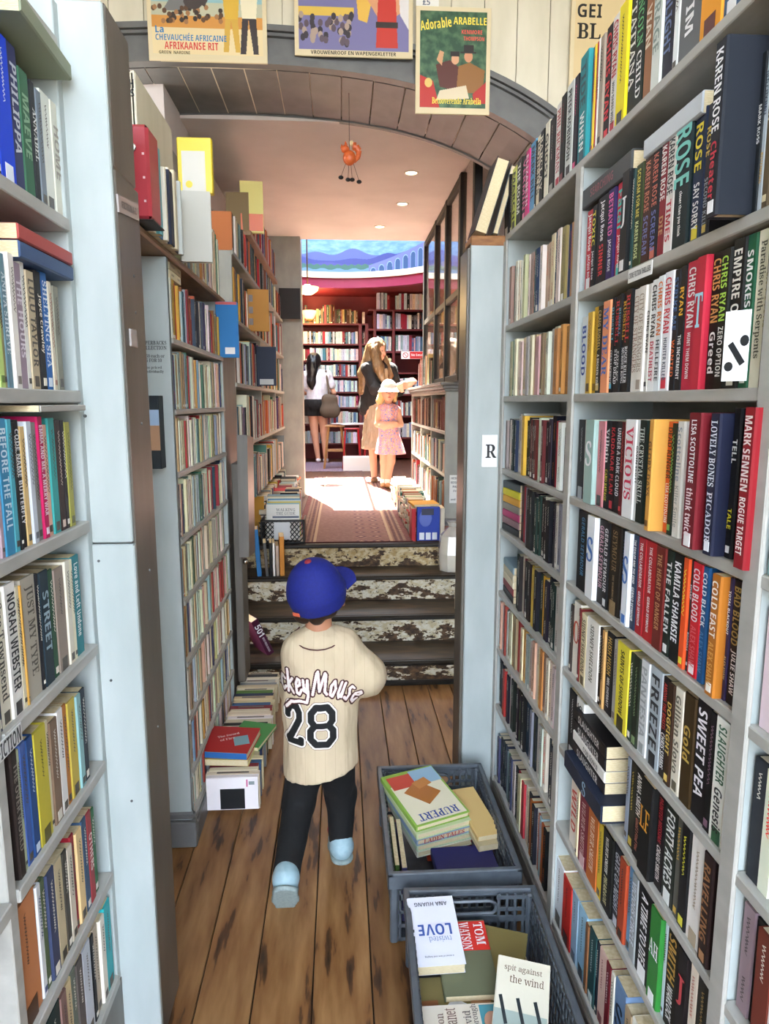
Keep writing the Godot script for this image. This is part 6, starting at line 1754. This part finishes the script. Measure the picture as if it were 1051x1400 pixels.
	var pipe := hexm("5c3430", 0.7)
	var ps := ns()
	for i in 14:
		var t0 := lerpf(-2.2, 2.2, i / 14.0)
		var t1 := lerpf(-2.2, 2.2, (i + 1) / 14.0)
		var f := func(t: float) -> Vector3: return Vector3(-0.010 + sin(t) * 0.078, 0.842 - 0.022 * cos(t), 0.004 + cos(t) * 0.083)
		tube(ps, f.call(t0), f.call(t1), 0.0022, 0.0022, 6)
	put(ps, "collar_piping", pipe, c)
	# shoes
	for s in 2:
		var an: Vector3 = [la, ra][s]
		var sb := Basis(Vector3.RIGHT, -0.95) * Basis(Vector3.UP, 0.06) if s == 0 else Basis(Vector3.UP, 0.12)
		var so := Node3D.new()
		so.name = "shoe"
		c.add_child(so, true)
		so.transform = Transform3D(sb, an)
		var sm := noisy("pale_blue_shoe", Color(0.56, 0.68, 0.72), Color(0.66, 0.76, 0.79), 0.02, Vector3(8, 8, 8), 0.6)
		var up := [[Vector3(0, -0.025, 0.02), Vector3(0, -0.03, -0.05), 0.038, 0.036], [Vector3(0, -0.03, -0.05), Vector3(0, -0.04, -0.105), 0.036, 0.03], [Vector3(0, -0.01, 0.012), Vector3(0, 0.0, 0.012), 0.04, 0.038]]
		limb("upper", flesh(up, 0.006, 0.02, [Plane(Vector3(0, -1, 0), 0.055), Plane(Vector3(0, 1, -0.25).normalized(), 0.022)], 0.0), sm, so)
		var sole := [[Vector3(0, -0.06, 0.022), Vector3(0.0, -0.06, -0.05), 0.04, 0.042], [Vector3(0.0, -0.06, -0.05), Vector3(0, -0.06, -0.11), 0.042, 0.033]]
		limb("sole", flesh(sole, 0.006, 0.01, [Plane(Vector3(0, -1, 0), 0.066), Plane(Vector3(0, 1, 0), -0.05)], 0.0), noisy("grey_sole", Color(0.50, 0.56, 0.55), Color(0.62, 0.68, 0.67), 0.03, Vector3(10, 10, 40), 0.7), so)
		if s == 1:
			var pt := ns()
			sphere(pt, Vector3(-0.024, -0.012, -0.075), Vector3(0.018, 0.014, 0.03), 7)
			put(pt, "red_patch", hexm("a83028", 0.6), so)
			pt = ns()
			sphere(pt, Vector3(-0.014, -0.008, -0.105), Vector3(0.02, 0.014, 0.022), 7)
			put(pt, "yellow_patch", hexm("e0b84c", 0.6), so)
	# cap, peak forward and to the right
	var cap := Node3D.new()
	cap.name = "cap"
	c.add_child(cap, true)
	cap.transform = Transform3D(Basis(Vector3.UP, -0.62) * Basis(Vector3.RIGHT, 0.42), hd + Vector3(0.0, 0.012, 0.0))
	var blue := noisy("cap_blue", Color(0.055, 0.10, 0.42), Color(0.075, 0.13, 0.50), 0.02, Vector3(14, 14, 14), 0.8)
	var crown := [[Vector3(0, 0.0, 0.0), Vector3(0, 0.028, 0.0), 0.094, 0.082], [Vector3(0, -0.03, 0.012), Vector3(0, 0.0, 0.012), 0.088, 0.092]]
	limb("crown", flesh(crown, 0.005, 0.02, [Plane(Vector3(0, -1, 0.12).normalized(), 0.055)], 0.0), blue, cap)
	var pk := ns()
	for i in 12:
		var t0 := lerpf(-1.15, 1.15, i / 12.0)
		var t1 := lerpf(-1.15, 1.15, (i + 1) / 12.0)
		var rim := func(t: float, r: float, y: float) -> Vector3: return Vector3(sin(t) * 0.088, y - 0.018 * (1.0 - cos(t)), -cos(t) * r * 0.6 - 0.03 - (0.045 if r > 0.1 else 0.0))
		quad(pk, rim.call(t0, 0.13, -0.018), rim.call(t1, 0.13, -0.018), rim.call(t1, 0.08, -0.012), rim.call(t0, 0.08, -0.012))
		quad(pk, rim.call(t1, 0.13, -0.023), rim.call(t0, 0.13, -0.023), rim.call(t0, 0.08, -0.017), rim.call(t1, 0.08, -0.017))
		quad(pk, rim.call(t0, 0.13, -0.023), rim.call(t1, 0.13, -0.023), rim.call(t1, 0.13, -0.018), rim.call(t0, 0.13, -0.018))
	put(pk, "peak", blue, cap)
	var bt := ns()
	sphere(bt, Vector3(0, 0.109, 0), Vector3(0.012, 0.007, 0.012), 6)
	put(bt, "button", hexm("8c2430", 0.6), cap)
	var og := ns()
	sphere(og, Vector3(-0.02, -0.055, 0.088), Vector3(0.030, 0.022, 0.012), 8)
	put(og, "back_opening", hair, cap)
	og = ns()
	box(og, Vector3(-0.02, -0.028, 0.104), Vector3(0.026, 0.012, 0.003), Basis(Vector3.RIGHT, -0.1))
	put(og, "orange_tab", hexm("d86848", 0.6), cap)
	og = ns()
	sphere(og, Vector3(0.088, 0.0, 0.02), Vector3(0.006, 0.016, 0.012), 6)
	put(og, "side_badge", hexm("8c2430", 0.6), cap)

func face_parts(c: Node3D, hd: Vector3, fwd: Vector3, s: float) -> void:
	# eyes and mouth on a head of radius about 0.09 * s that looks along fwd
	var sd := Vector3.UP.cross(fwd).normalized()
	for k in [-1, 1]:
		var st := ns()
		sphere(st, hd + fwd * 0.082 * s + sd * k * 0.032 * s + Vector3.UP * 0.005 * s, Vector3(0.010, 0.006, 0.010) * s, 6)
		put(st, "eye", hexm("2c2018", 0.3), c)
	var m := ns()
	sphere(m, hd + fwd * 0.085 * s - Vector3.UP * 0.052 * s, Vector3(0.018, 0.005, 0.012) * s, 6)
	put(m, "mouth", hexm("b0504c", 0.5), c)

func build_adults() -> void:
	var skin := mat("fair_skin", Color(0.78, 0.58, 0.47), 0.5)
	# woman with long hair, turned towards the low bookcase
	var b := Vector3(0.45, 0.642, -8.42)
	var c := thing("person", "woman with long hair, black cardigan and beige dress beside the low bookcase", "person", b)
	var hd := Vector3(0.0, 1.56, 0.03)
	var fw := Vector3(0.75, -0.25, 0.6).normalized()
	var rs := Vector3(0.16, 1.34, -0.06)
	var ls := Vector3(-0.13, 1.34, 0.08)
	var lel := Vector3(-0.05, 1.10, 0.20)
	var lha := Vector3(0.20, 1.13, 0.18)
	var rel := Vector3(0.24, 1.08, 0.02)
	var rha := Vector3(0.30, 1.15, 0.14)
	var bones := [[hd + Vector3(0, 0.02, 0), hd + Vector3(0, 0.0, 0), 0.095, 0.09], [hd + fw * 0.03 + Vector3(0, -0.05, 0), hd + fw * 0.035 + Vector3(0, -0.07, 0), 0.06, 0.045], [hd + fw * 0.095 + Vector3(0, -0.01, 0), hd + fw * 0.105 + Vector3(0, -0.025, 0), 0.012, 0.014],
		[Vector3(0, 1.48, 0.0), Vector3(0, 1.38, 0), 0.05, 0.055], [ls, rs, 0.055, 0.055], [Vector3(0.0, 1.3, 0), Vector3(0, 0.9, 0), 0.11, 0.13],
		[ls, lel, 0.045, 0.038], [lel, lha, 0.036, 0.027], [rs, rel, 0.045, 0.038], [rel, rha, 0.036, 0.027],
		[Vector3(-0.08, 0.85, 0.03), Vector3(-0.07, 0.48, 0.03), 0.085, 0.055], [Vector3(-0.07, 0.48, 0.03), Vector3(-0.05, 0.07, 0.03), 0.055, 0.036], [Vector3(0.07, 0.85, -0.03), Vector3(0.07, 0.48, -0.03), 0.085, 0.055], [Vector3(0.07, 0.48, -0.03), Vector3(0.07, 0.07, -0.04), 0.055, 0.036]]
	bones.append_array(hand_bones(lha, Vector3(1, 0.2, 0), Vector3(0, 0, 1), 0.16, 0.6, 1.0))
	bones.append_array(hand_bones(rha, Vector3(0.8, 0.4, 0.2), Vector3(0, 0.5, 1), 0.16, 0.6, 1.0))
	limb("body", flesh(bones, 0.013, 0.025), skin, c)
	face_parts(c, hd, fw, 1.0)
	var beige := noisy("beige_dress", Color(0.50, 0.45, 0.37), Color(0.60, 0.55, 0.46), 0.012, Vector3(14, 1, 14), 0.8)
	limb("dress", flesh([[Vector3(0.0, 1.3, 0), Vector3(0, 1.0, 0), 0.13, 0.13], [Vector3(0, 1.0, 0), Vector3(0.02, 0.62, 0), 0.14, 0.20], [Vector3(0.02, 0.62, 0), Vector3(0.03, 0.30, 0.0), 0.20, 0.25]], 0.015, 0.03, [Plane(Vector3(0, -1, 0), -0.40)], 0.025), beige, c)
	var blk := noisy("black_cardigan", Color(0.014, 0.013, 0.014), Color(0.035, 0.032, 0.033), 0.02, Vector3(6, 6, 6), 0.85)
	limb("cardigan", flesh([[ls, rs, 0.075, 0.075], [Vector3(-0.03, 1.33, 0), Vector3(-0.03, 0.98, 0.0), 0.145, 0.15], [Vector3(-0.09, 1.1, 0), Vector3(-0.14, 0.88, 0.0), 0.10, 0.10], [ls, lel, 0.066, 0.06], [lel, lha.lerp(lel, 0.25), 0.058, 0.045], [rs, rel, 0.066, 0.06], [rel, rha.lerp(rel, 0.3), 0.058, 0.045]], 0.013, 0.035, [Plane(Vector3(0.2, -1, 0).normalized(), -0.82)], 0.016), blk, c)
	var hairm := noisy("long_hair", Color(0.26, 0.18, 0.11), Color(0.56, 0.45, 0.29), 0.03, Vector3(20, 2, 20), 0.45)
	limb("hair", flesh([[hd + Vector3(-0.02, 0.035, -0.01), hd + Vector3(-0.02, 0.0, -0.02), 0.112, 0.112], [hd + Vector3(-0.07, 0.0, -0.03), hd + Vector3(-0.15, -0.28, -0.02), 0.085, 0.085], [hd + Vector3(-0.15, -0.28, -0.02), hd + Vector3(-0.18, -0.48, 0.0), 0.08, 0.05], [hd + Vector3(-0.04, 0.0, 0.075), hd + Vector3(0.0, -0.22, 0.13), 0.055, 0.06], [hd + Vector3(0.0, -0.22, 0.13), hd + Vector3(0.05, -0.36, 0.13), 0.06, 0.035], [hd + Vector3(0.07, -0.1, -0.05), hd + Vector3(0.14, -0.3, 0.0), 0.05, 0.045]], 0.013, 0.03, [], 0.02), hairm, c)
	for s in 2:
		var so := ns()
		sphere(so, Vector3([-0.05, 0.07][s], 0.03, [0.06, -0.01][s]), Vector3(0.045, 0.035, 0.10), 8)
		put(so, "shoe", hexm("8c6c50", 0.6), c)
	# girl in a sun hat and a flowered dress, arms folded
	b = Vector3(0.535, 0.642, -7.84)
	c = thing("person", "little girl in white sun hat and pink flowered dress, arms folded", "person", b)
	hd = Vector3(0.0, 1.06, 0.02)
	fw = Vector3(0.05, -0.05, 1).normalized()
	bones = [[hd + Vector3(0, 0.015, -0.01), hd, 0.088, 0.084], [hd + Vector3(0, -0.045, 0.02), hd + Vector3(0, -0.06, 0.026), 0.056, 0.045], [hd + Vector3(0, -0.012, 0.088), hd + Vector3(0, -0.02, 0.092), 0.010, 0.012],
		[Vector3(0, 0.98, 0), Vector3(0, 0.90, 0), 0.038, 0.042], [Vector3(-0.09, 0.87, 0), Vector3(0.09, 0.87, 0), 0.042, 0.042], [Vector3(0, 0.84, 0), Vector3(0, 0.6, 0), 0.085, 0.09],
		[Vector3(-0.105, 0.86, 0), Vector3(-0.125, 0.71, 0.02), 0.036, 0.03], [Vector3(-0.125, 0.71, 0.02), Vector3(0.0, 0.72, 0.12), 0.03, 0.022], [Vector3(0.105, 0.86, 0), Vector3(0.135, 0.71, 0.02), 0.036, 0.03], [Vector3(0.135, 0.71, 0.02), Vector3(-0.01, 0.69, 0.115), 0.03, 0.022],
		[Vector3(-0.05, 0.55, 0), Vector3(-0.05, 0.3, 0.0), 0.06, 0.045], [Vector3(-0.05, 0.3, 0), Vector3(-0.06, 0.06, 0.0), 0.043, 0.03], [Vector3(0.05, 0.55, 0), Vector3(0.03, 0.3, 0.01), 0.06, 0.045], [Vector3(0.03, 0.3, 0.01), Vector3(-0.01, 0.06, 0.02), 0.043, 0.03]]
	bones.append_array(hand_bones(Vector3(0.0, 0.72, 0.12), Vector3(1, -0.1, 0.1), Vector3(0, 0, 1), 0.11, 0.3, 1.0))
	bones.append_array(hand_bones(Vector3(-0.01, 0.69, 0.115), Vector3(-1, 0.1, 0.1), Vector3(0, 0, 1), 0.11, 0.3, -1.0))
	limb("body", flesh(bones, 0.009, 0.02), skin, c)
	face_parts(c, hd, fw, 0.95)
	var gr := Gradient.new()
	gr.offsets = PackedFloat32Array([0.0, 0.36, 0.37, 0.44, 0.45, 0.58, 0.59, 0.68, 0.69, 1.0])
	gr.colors = PackedColorArray([Color(0.35, 0.48, 0.70), Color(0.40, 0.52, 0.74), Color(0.88, 0.52, 0.50), Color(0.86, 0.46, 0.46), Color(0.88, 0.68, 0.68), Color(0.90, 0.72, 0.70), Color(0.86, 0.40, 0.44), Color(0.90, 0.46, 0.50), Color(0.88, 0.72, 0.50), Color(0.86, 0.66, 0.4)])
	var nz := FastNoiseLite.new()
	nz.frequency = 0.045
	nz.fractal_octaves = 2
	nz.seed = 9
	var fl := mat("flowered_cloth", Color.WHITE, 0.8)
	fl.albedo_texture = noise_image(nz, gr, 256)
	fl.uv1_triplanar = true
	fl.uv1_scale = Vector3(3, 3, 3)
	limb("dress", flesh([[Vector3(0, 0.85, 0), Vector3(0, 0.64, 0), 0.098, 0.10], [Vector3(0, 0.64, 0), Vector3(0.02, 0.36, 0), 0.105, 0.18], [Vector3(-0.08, 0.88, 0), Vector3(0.08, 0.88, 0), 0.045, 0.045]], 0.010, 0.025, [Plane(Vector3(0, -1, 0), -0.38)], 0.016), fl, c)
	var hat := hexm("dad6cc", 0.8)
	limb("sun_hat", flesh([[hd + Vector3(0, 0.03, -0.01), hd + Vector3(0, 0.06, -0.01), 0.104, 0.085]], 0.009, 0.02, [Plane(Vector3(0, -1, 0), -(hd.y + 0.015))], 0.004), hat, c)
	var br := ns()
	lathe(br, hd + Vector3(0, 0.03, -0.005), [Vector2(0.092, 0.016), Vector2(0.118, -0.022), Vector2(0.117, -0.027), Vector2(0.092, 0.006)], 24)
	put(br, "hat_brim", hat, c)
	limb("hair", flesh([[hd + Vector3(-0.06, 0.0, -0.03), hd + Vector3(-0.10, -0.09, -0.02), 0.05, 0.04], [hd + Vector3(0.06, 0.0, -0.03), hd + Vector3(0.07, -0.08, -0.03), 0.045, 0.03]], 0.009, 0.02, [], 0.012), hexm("c8a870", 0.6), c)
	for s in 2:
		var so := ns()
		sphere(so, Vector3([-0.06, -0.01][s], 0.03, [0.02, 0.05][s]), Vector3(0.034, 0.03, 0.07), 8)
		put(so, "sandal", hexm("b88c60", 0.6), c)
		so = ns()
		tube(so, Vector3([-0.06, -0.01][s], 0.05, [0.0, 0.02][s]), Vector3([-0.06, -0.01][s], 0.10, [0.0, 0.02][s]), 0.036, 0.035, 10)
		put(so, "sock", hexm("e4e0dc", 0.8), c)
	# woman seen from behind, with a shoulder bag
	b = Vector3(-0.36, 0.642, -11.15)
	c = thing("person", "woman from behind in white T-shirt, black shorts and shoulder bag", "person", b)
	hd = Vector3(-0.04, 1.58, 0.0)
	ls = Vector3(-0.17, 1.36, 0)
	rs = Vector3(0.16, 1.37, 0)
	rel = Vector3(0.26, 1.10, -0.04)
	rha = Vector3(0.22, 1.00, -0.26)
	lel = Vector3(-0.24, 1.10, -0.05)
	lha = Vector3(-0.15, 1.08, -0.27)
	bones = [[hd + Vector3(0, 0.02, 0), hd, 0.092, 0.088], [hd + Vector3(0, -0.05, -0.03), hd + Vector3(0, -0.07, -0.035), 0.055, 0.045], [hd + Vector3(0, -0.01, -0.09), hd + Vector3(0, -0.02, -0.1), 0.012, 0.012], [Vector3(-0.02, 1.5, 0), Vector3(0, 1.4, 0), 0.048, 0.052], [ls, rs, 0.05, 0.05], [Vector3(0, 1.3, 0), Vector3(0, 0.92, 0), 0.10, 0.11],
		[ls, lel, 0.045, 0.036], [lel, lha, 0.035, 0.026], [rs, rel, 0.045, 0.036], [rel, rha, 0.035, 0.026],
		[Vector3(-0.08, 0.88, 0), Vector3(-0.05, 0.48, 0), 0.09, 0.058], [Vector3(-0.05, 0.48, 0), Vector3(0.0, 0.07, 0), 0.058, 0.036], [Vector3(0.08, 0.88, 0), Vector3(0.10, 0.48, 0), 0.09, 0.058], [Vector3(0.10, 0.48, 0), Vector3(0.12, 0.07, 0), 0.058, 0.036]]
	bones.append_array(hand_bones(lha, Vector3(0.2, 0.4, -1), Vector3(0, 1, 0.4), 0.16, 0.5, 1.0))
	bones.append_array(hand_bones(rha, Vector3(-0.1, 0.4, -1), Vector3(0, 1, 0.4), 0.16, 0.5, 1.0))
	limb("body", flesh(bones, 0.013, 0.025), skin, c)
	var white := noisy("white_shirt", Color(0.74, 0.74, 0.77), Color(0.84, 0.84, 0.86), 0.012, Vector3(4, 4, 4), 0.8)
	limb("t_shirt", flesh([[ls, rs, 0.07, 0.07], [Vector3(0, 1.33, 0), Vector3(0, 1.0, 0), 0.14, 0.15, Vector3(1.1, 1, 0.9)], [ls, lel.lerp(ls, 0.45), 0.07, 0.075], [rs, rel.lerp(rs, 0.45), 0.07, 0.075]], 0.014, 0.04, [Plane(Vector3(0, -1, 0), -0.97)], 0.016), white, c)
	limb("shorts", flesh([[Vector3(-0.06, 0.93, 0), Vector3(0.06, 0.93, 0), 0.155, 0.155], [Vector3(-0.085, 0.86, 0), Vector3(-0.085, 0.7, 0), 0.125, 0.12], [Vector3(0.085, 0.86, 0), Vector3(0.09, 0.7, 0), 0.12, 0.12]], 0.014, 0.04, [Plane(Vector3(0, -1, 0), -0.74), Plane(Vector3(0, 1, 0), 1.0)], 0.01), blk, c)
	var dh := noisy("dark_hair", Color(0.02, 0.018, 0.018), Color(0.07, 0.06, 0.06), 0.03, Vector3(20, 2, 20), 0.4)
	limb("hair", flesh([[hd + Vector3(0, 0.03, 0.01), hd + Vector3(0, 0.0, 0.02), 0.108, 0.108], [hd + Vector3(-0.02, -0.05, 0.05), hd + Vector3(-0.04, -0.32, 0.1), 0.10, 0.07], [hd + Vector3(-0.04, -0.32, 0.1), hd + Vector3(-0.03, -0.42, 0.11), 0.07, 0.03]], 0.013, 0.03, [], 0.016), dh, c)
	for s in 2:
		var so := ns()
		sphere(so, Vector3([0.0, 0.12][s], 0.04, [-0.04, -0.03][s]), Vector3(0.045, 0.045, 0.12), 8)
		put(so, "trainer", hexm("d8d4d8", 0.6), c)
	var bag := thing("shoulder_bag", "woven taupe bag hanging from the shoulder of woman in shorts", "bag", b + Vector3(0.20, 0.72, 0.14))
	var bm := noisy("woven_taupe", Color(0.26, 0.21, 0.16), Color(0.42, 0.36, 0.29), 0.06, Vector3(20, 20, 20), 0.85)
	limb("pouch", flesh([[Vector3(-0.06, 0.10, 0), Vector3(0.06, 0.10, 0), 0.10, 0.10, Vector3(1, 1.1, 0.6)], [Vector3(-0.05, 0.28, 0), Vector3(0.05, 0.28, 0), 0.08, 0.07, Vector3(1, 1, 0.6)]], 0.012, 0.06), bm, bag)
	var sg := ns()
	tube(sg, Vector3(0.0, 0.33, 0.0), Vector3(-0.06, 0.72, -0.09), 0.018, 0.016, 8)
	put(sg, "strap", bm, bag)

func _ready() -> void:
	rng.seed = 20240611
	noise.seed = 4
	noise.frequency = 0.02
	var cam := Camera3D.new()
	add_child(cam)
	cam.position = Vector3(0, 1.6, 0)
	cam.rotation = Vector3(deg_to_rad(-8.96), deg_to_rad(-3.58), 0)
	cam.fov = 72.49
	cam.near = 0.02
	cam.current = true
	var we := WorldEnvironment.new()
	add_child(we)
	var env := Environment.new()
	we.environment = env
	env.background_mode = Environment.BG_SKY
	var sky := Sky.new()
	var sm := ProceduralSkyMaterial.new()
	sm.sky_top_color = Color(0.80, 0.87, 0.96)
	sm.sky_horizon_color = Color(0.93, 0.95, 0.97)
	sm.ground_horizon_color = Color(0.74, 0.73, 0.70)
	sm.ground_bottom_color = Color(0.55, 0.54, 0.52)
	sm.energy_multiplier = 7.0
	sky.sky_material = sm
	env.sky = sky
	env.tonemap_mode = Environment.TONE_MAPPER_LINEAR
	env.tonemap_exposure = 4.0
	env.sdfgi_enabled = true
	env.ssao_enabled = true
	env.ssil_enabled = true
	var sun := DirectionalLight3D.new()
	sun.name = "sun"
	add_child(sun)
	sun.look_at_from_position(Vector3.ZERO, Vector3(0.12, -1, 0.42), Vector3.BACK)
	sun.light_energy = 13.0
	sun.light_color = Color(1.0, 0.975, 0.93)
	sun.light_angular_distance = 0.5
	sun.shadow_enabled = true
	stuff = ns()
	build_place()
	build_cases()
	build_books()
	build_details()
	build_child()
	build_adults()
	var o := put(stuff, "books", mats_stuff(), self)
	tag(o, "remaining books packed on the farther shelves and in piles", "books", "", "stuff")

func mats_stuff() -> StandardMaterial3D:
	var m := mat("book_covers", Color.WHITE, 0.55)
	m.metallic_specular = 0.3
	m.vertex_color_use_as_albedo = true
	return m
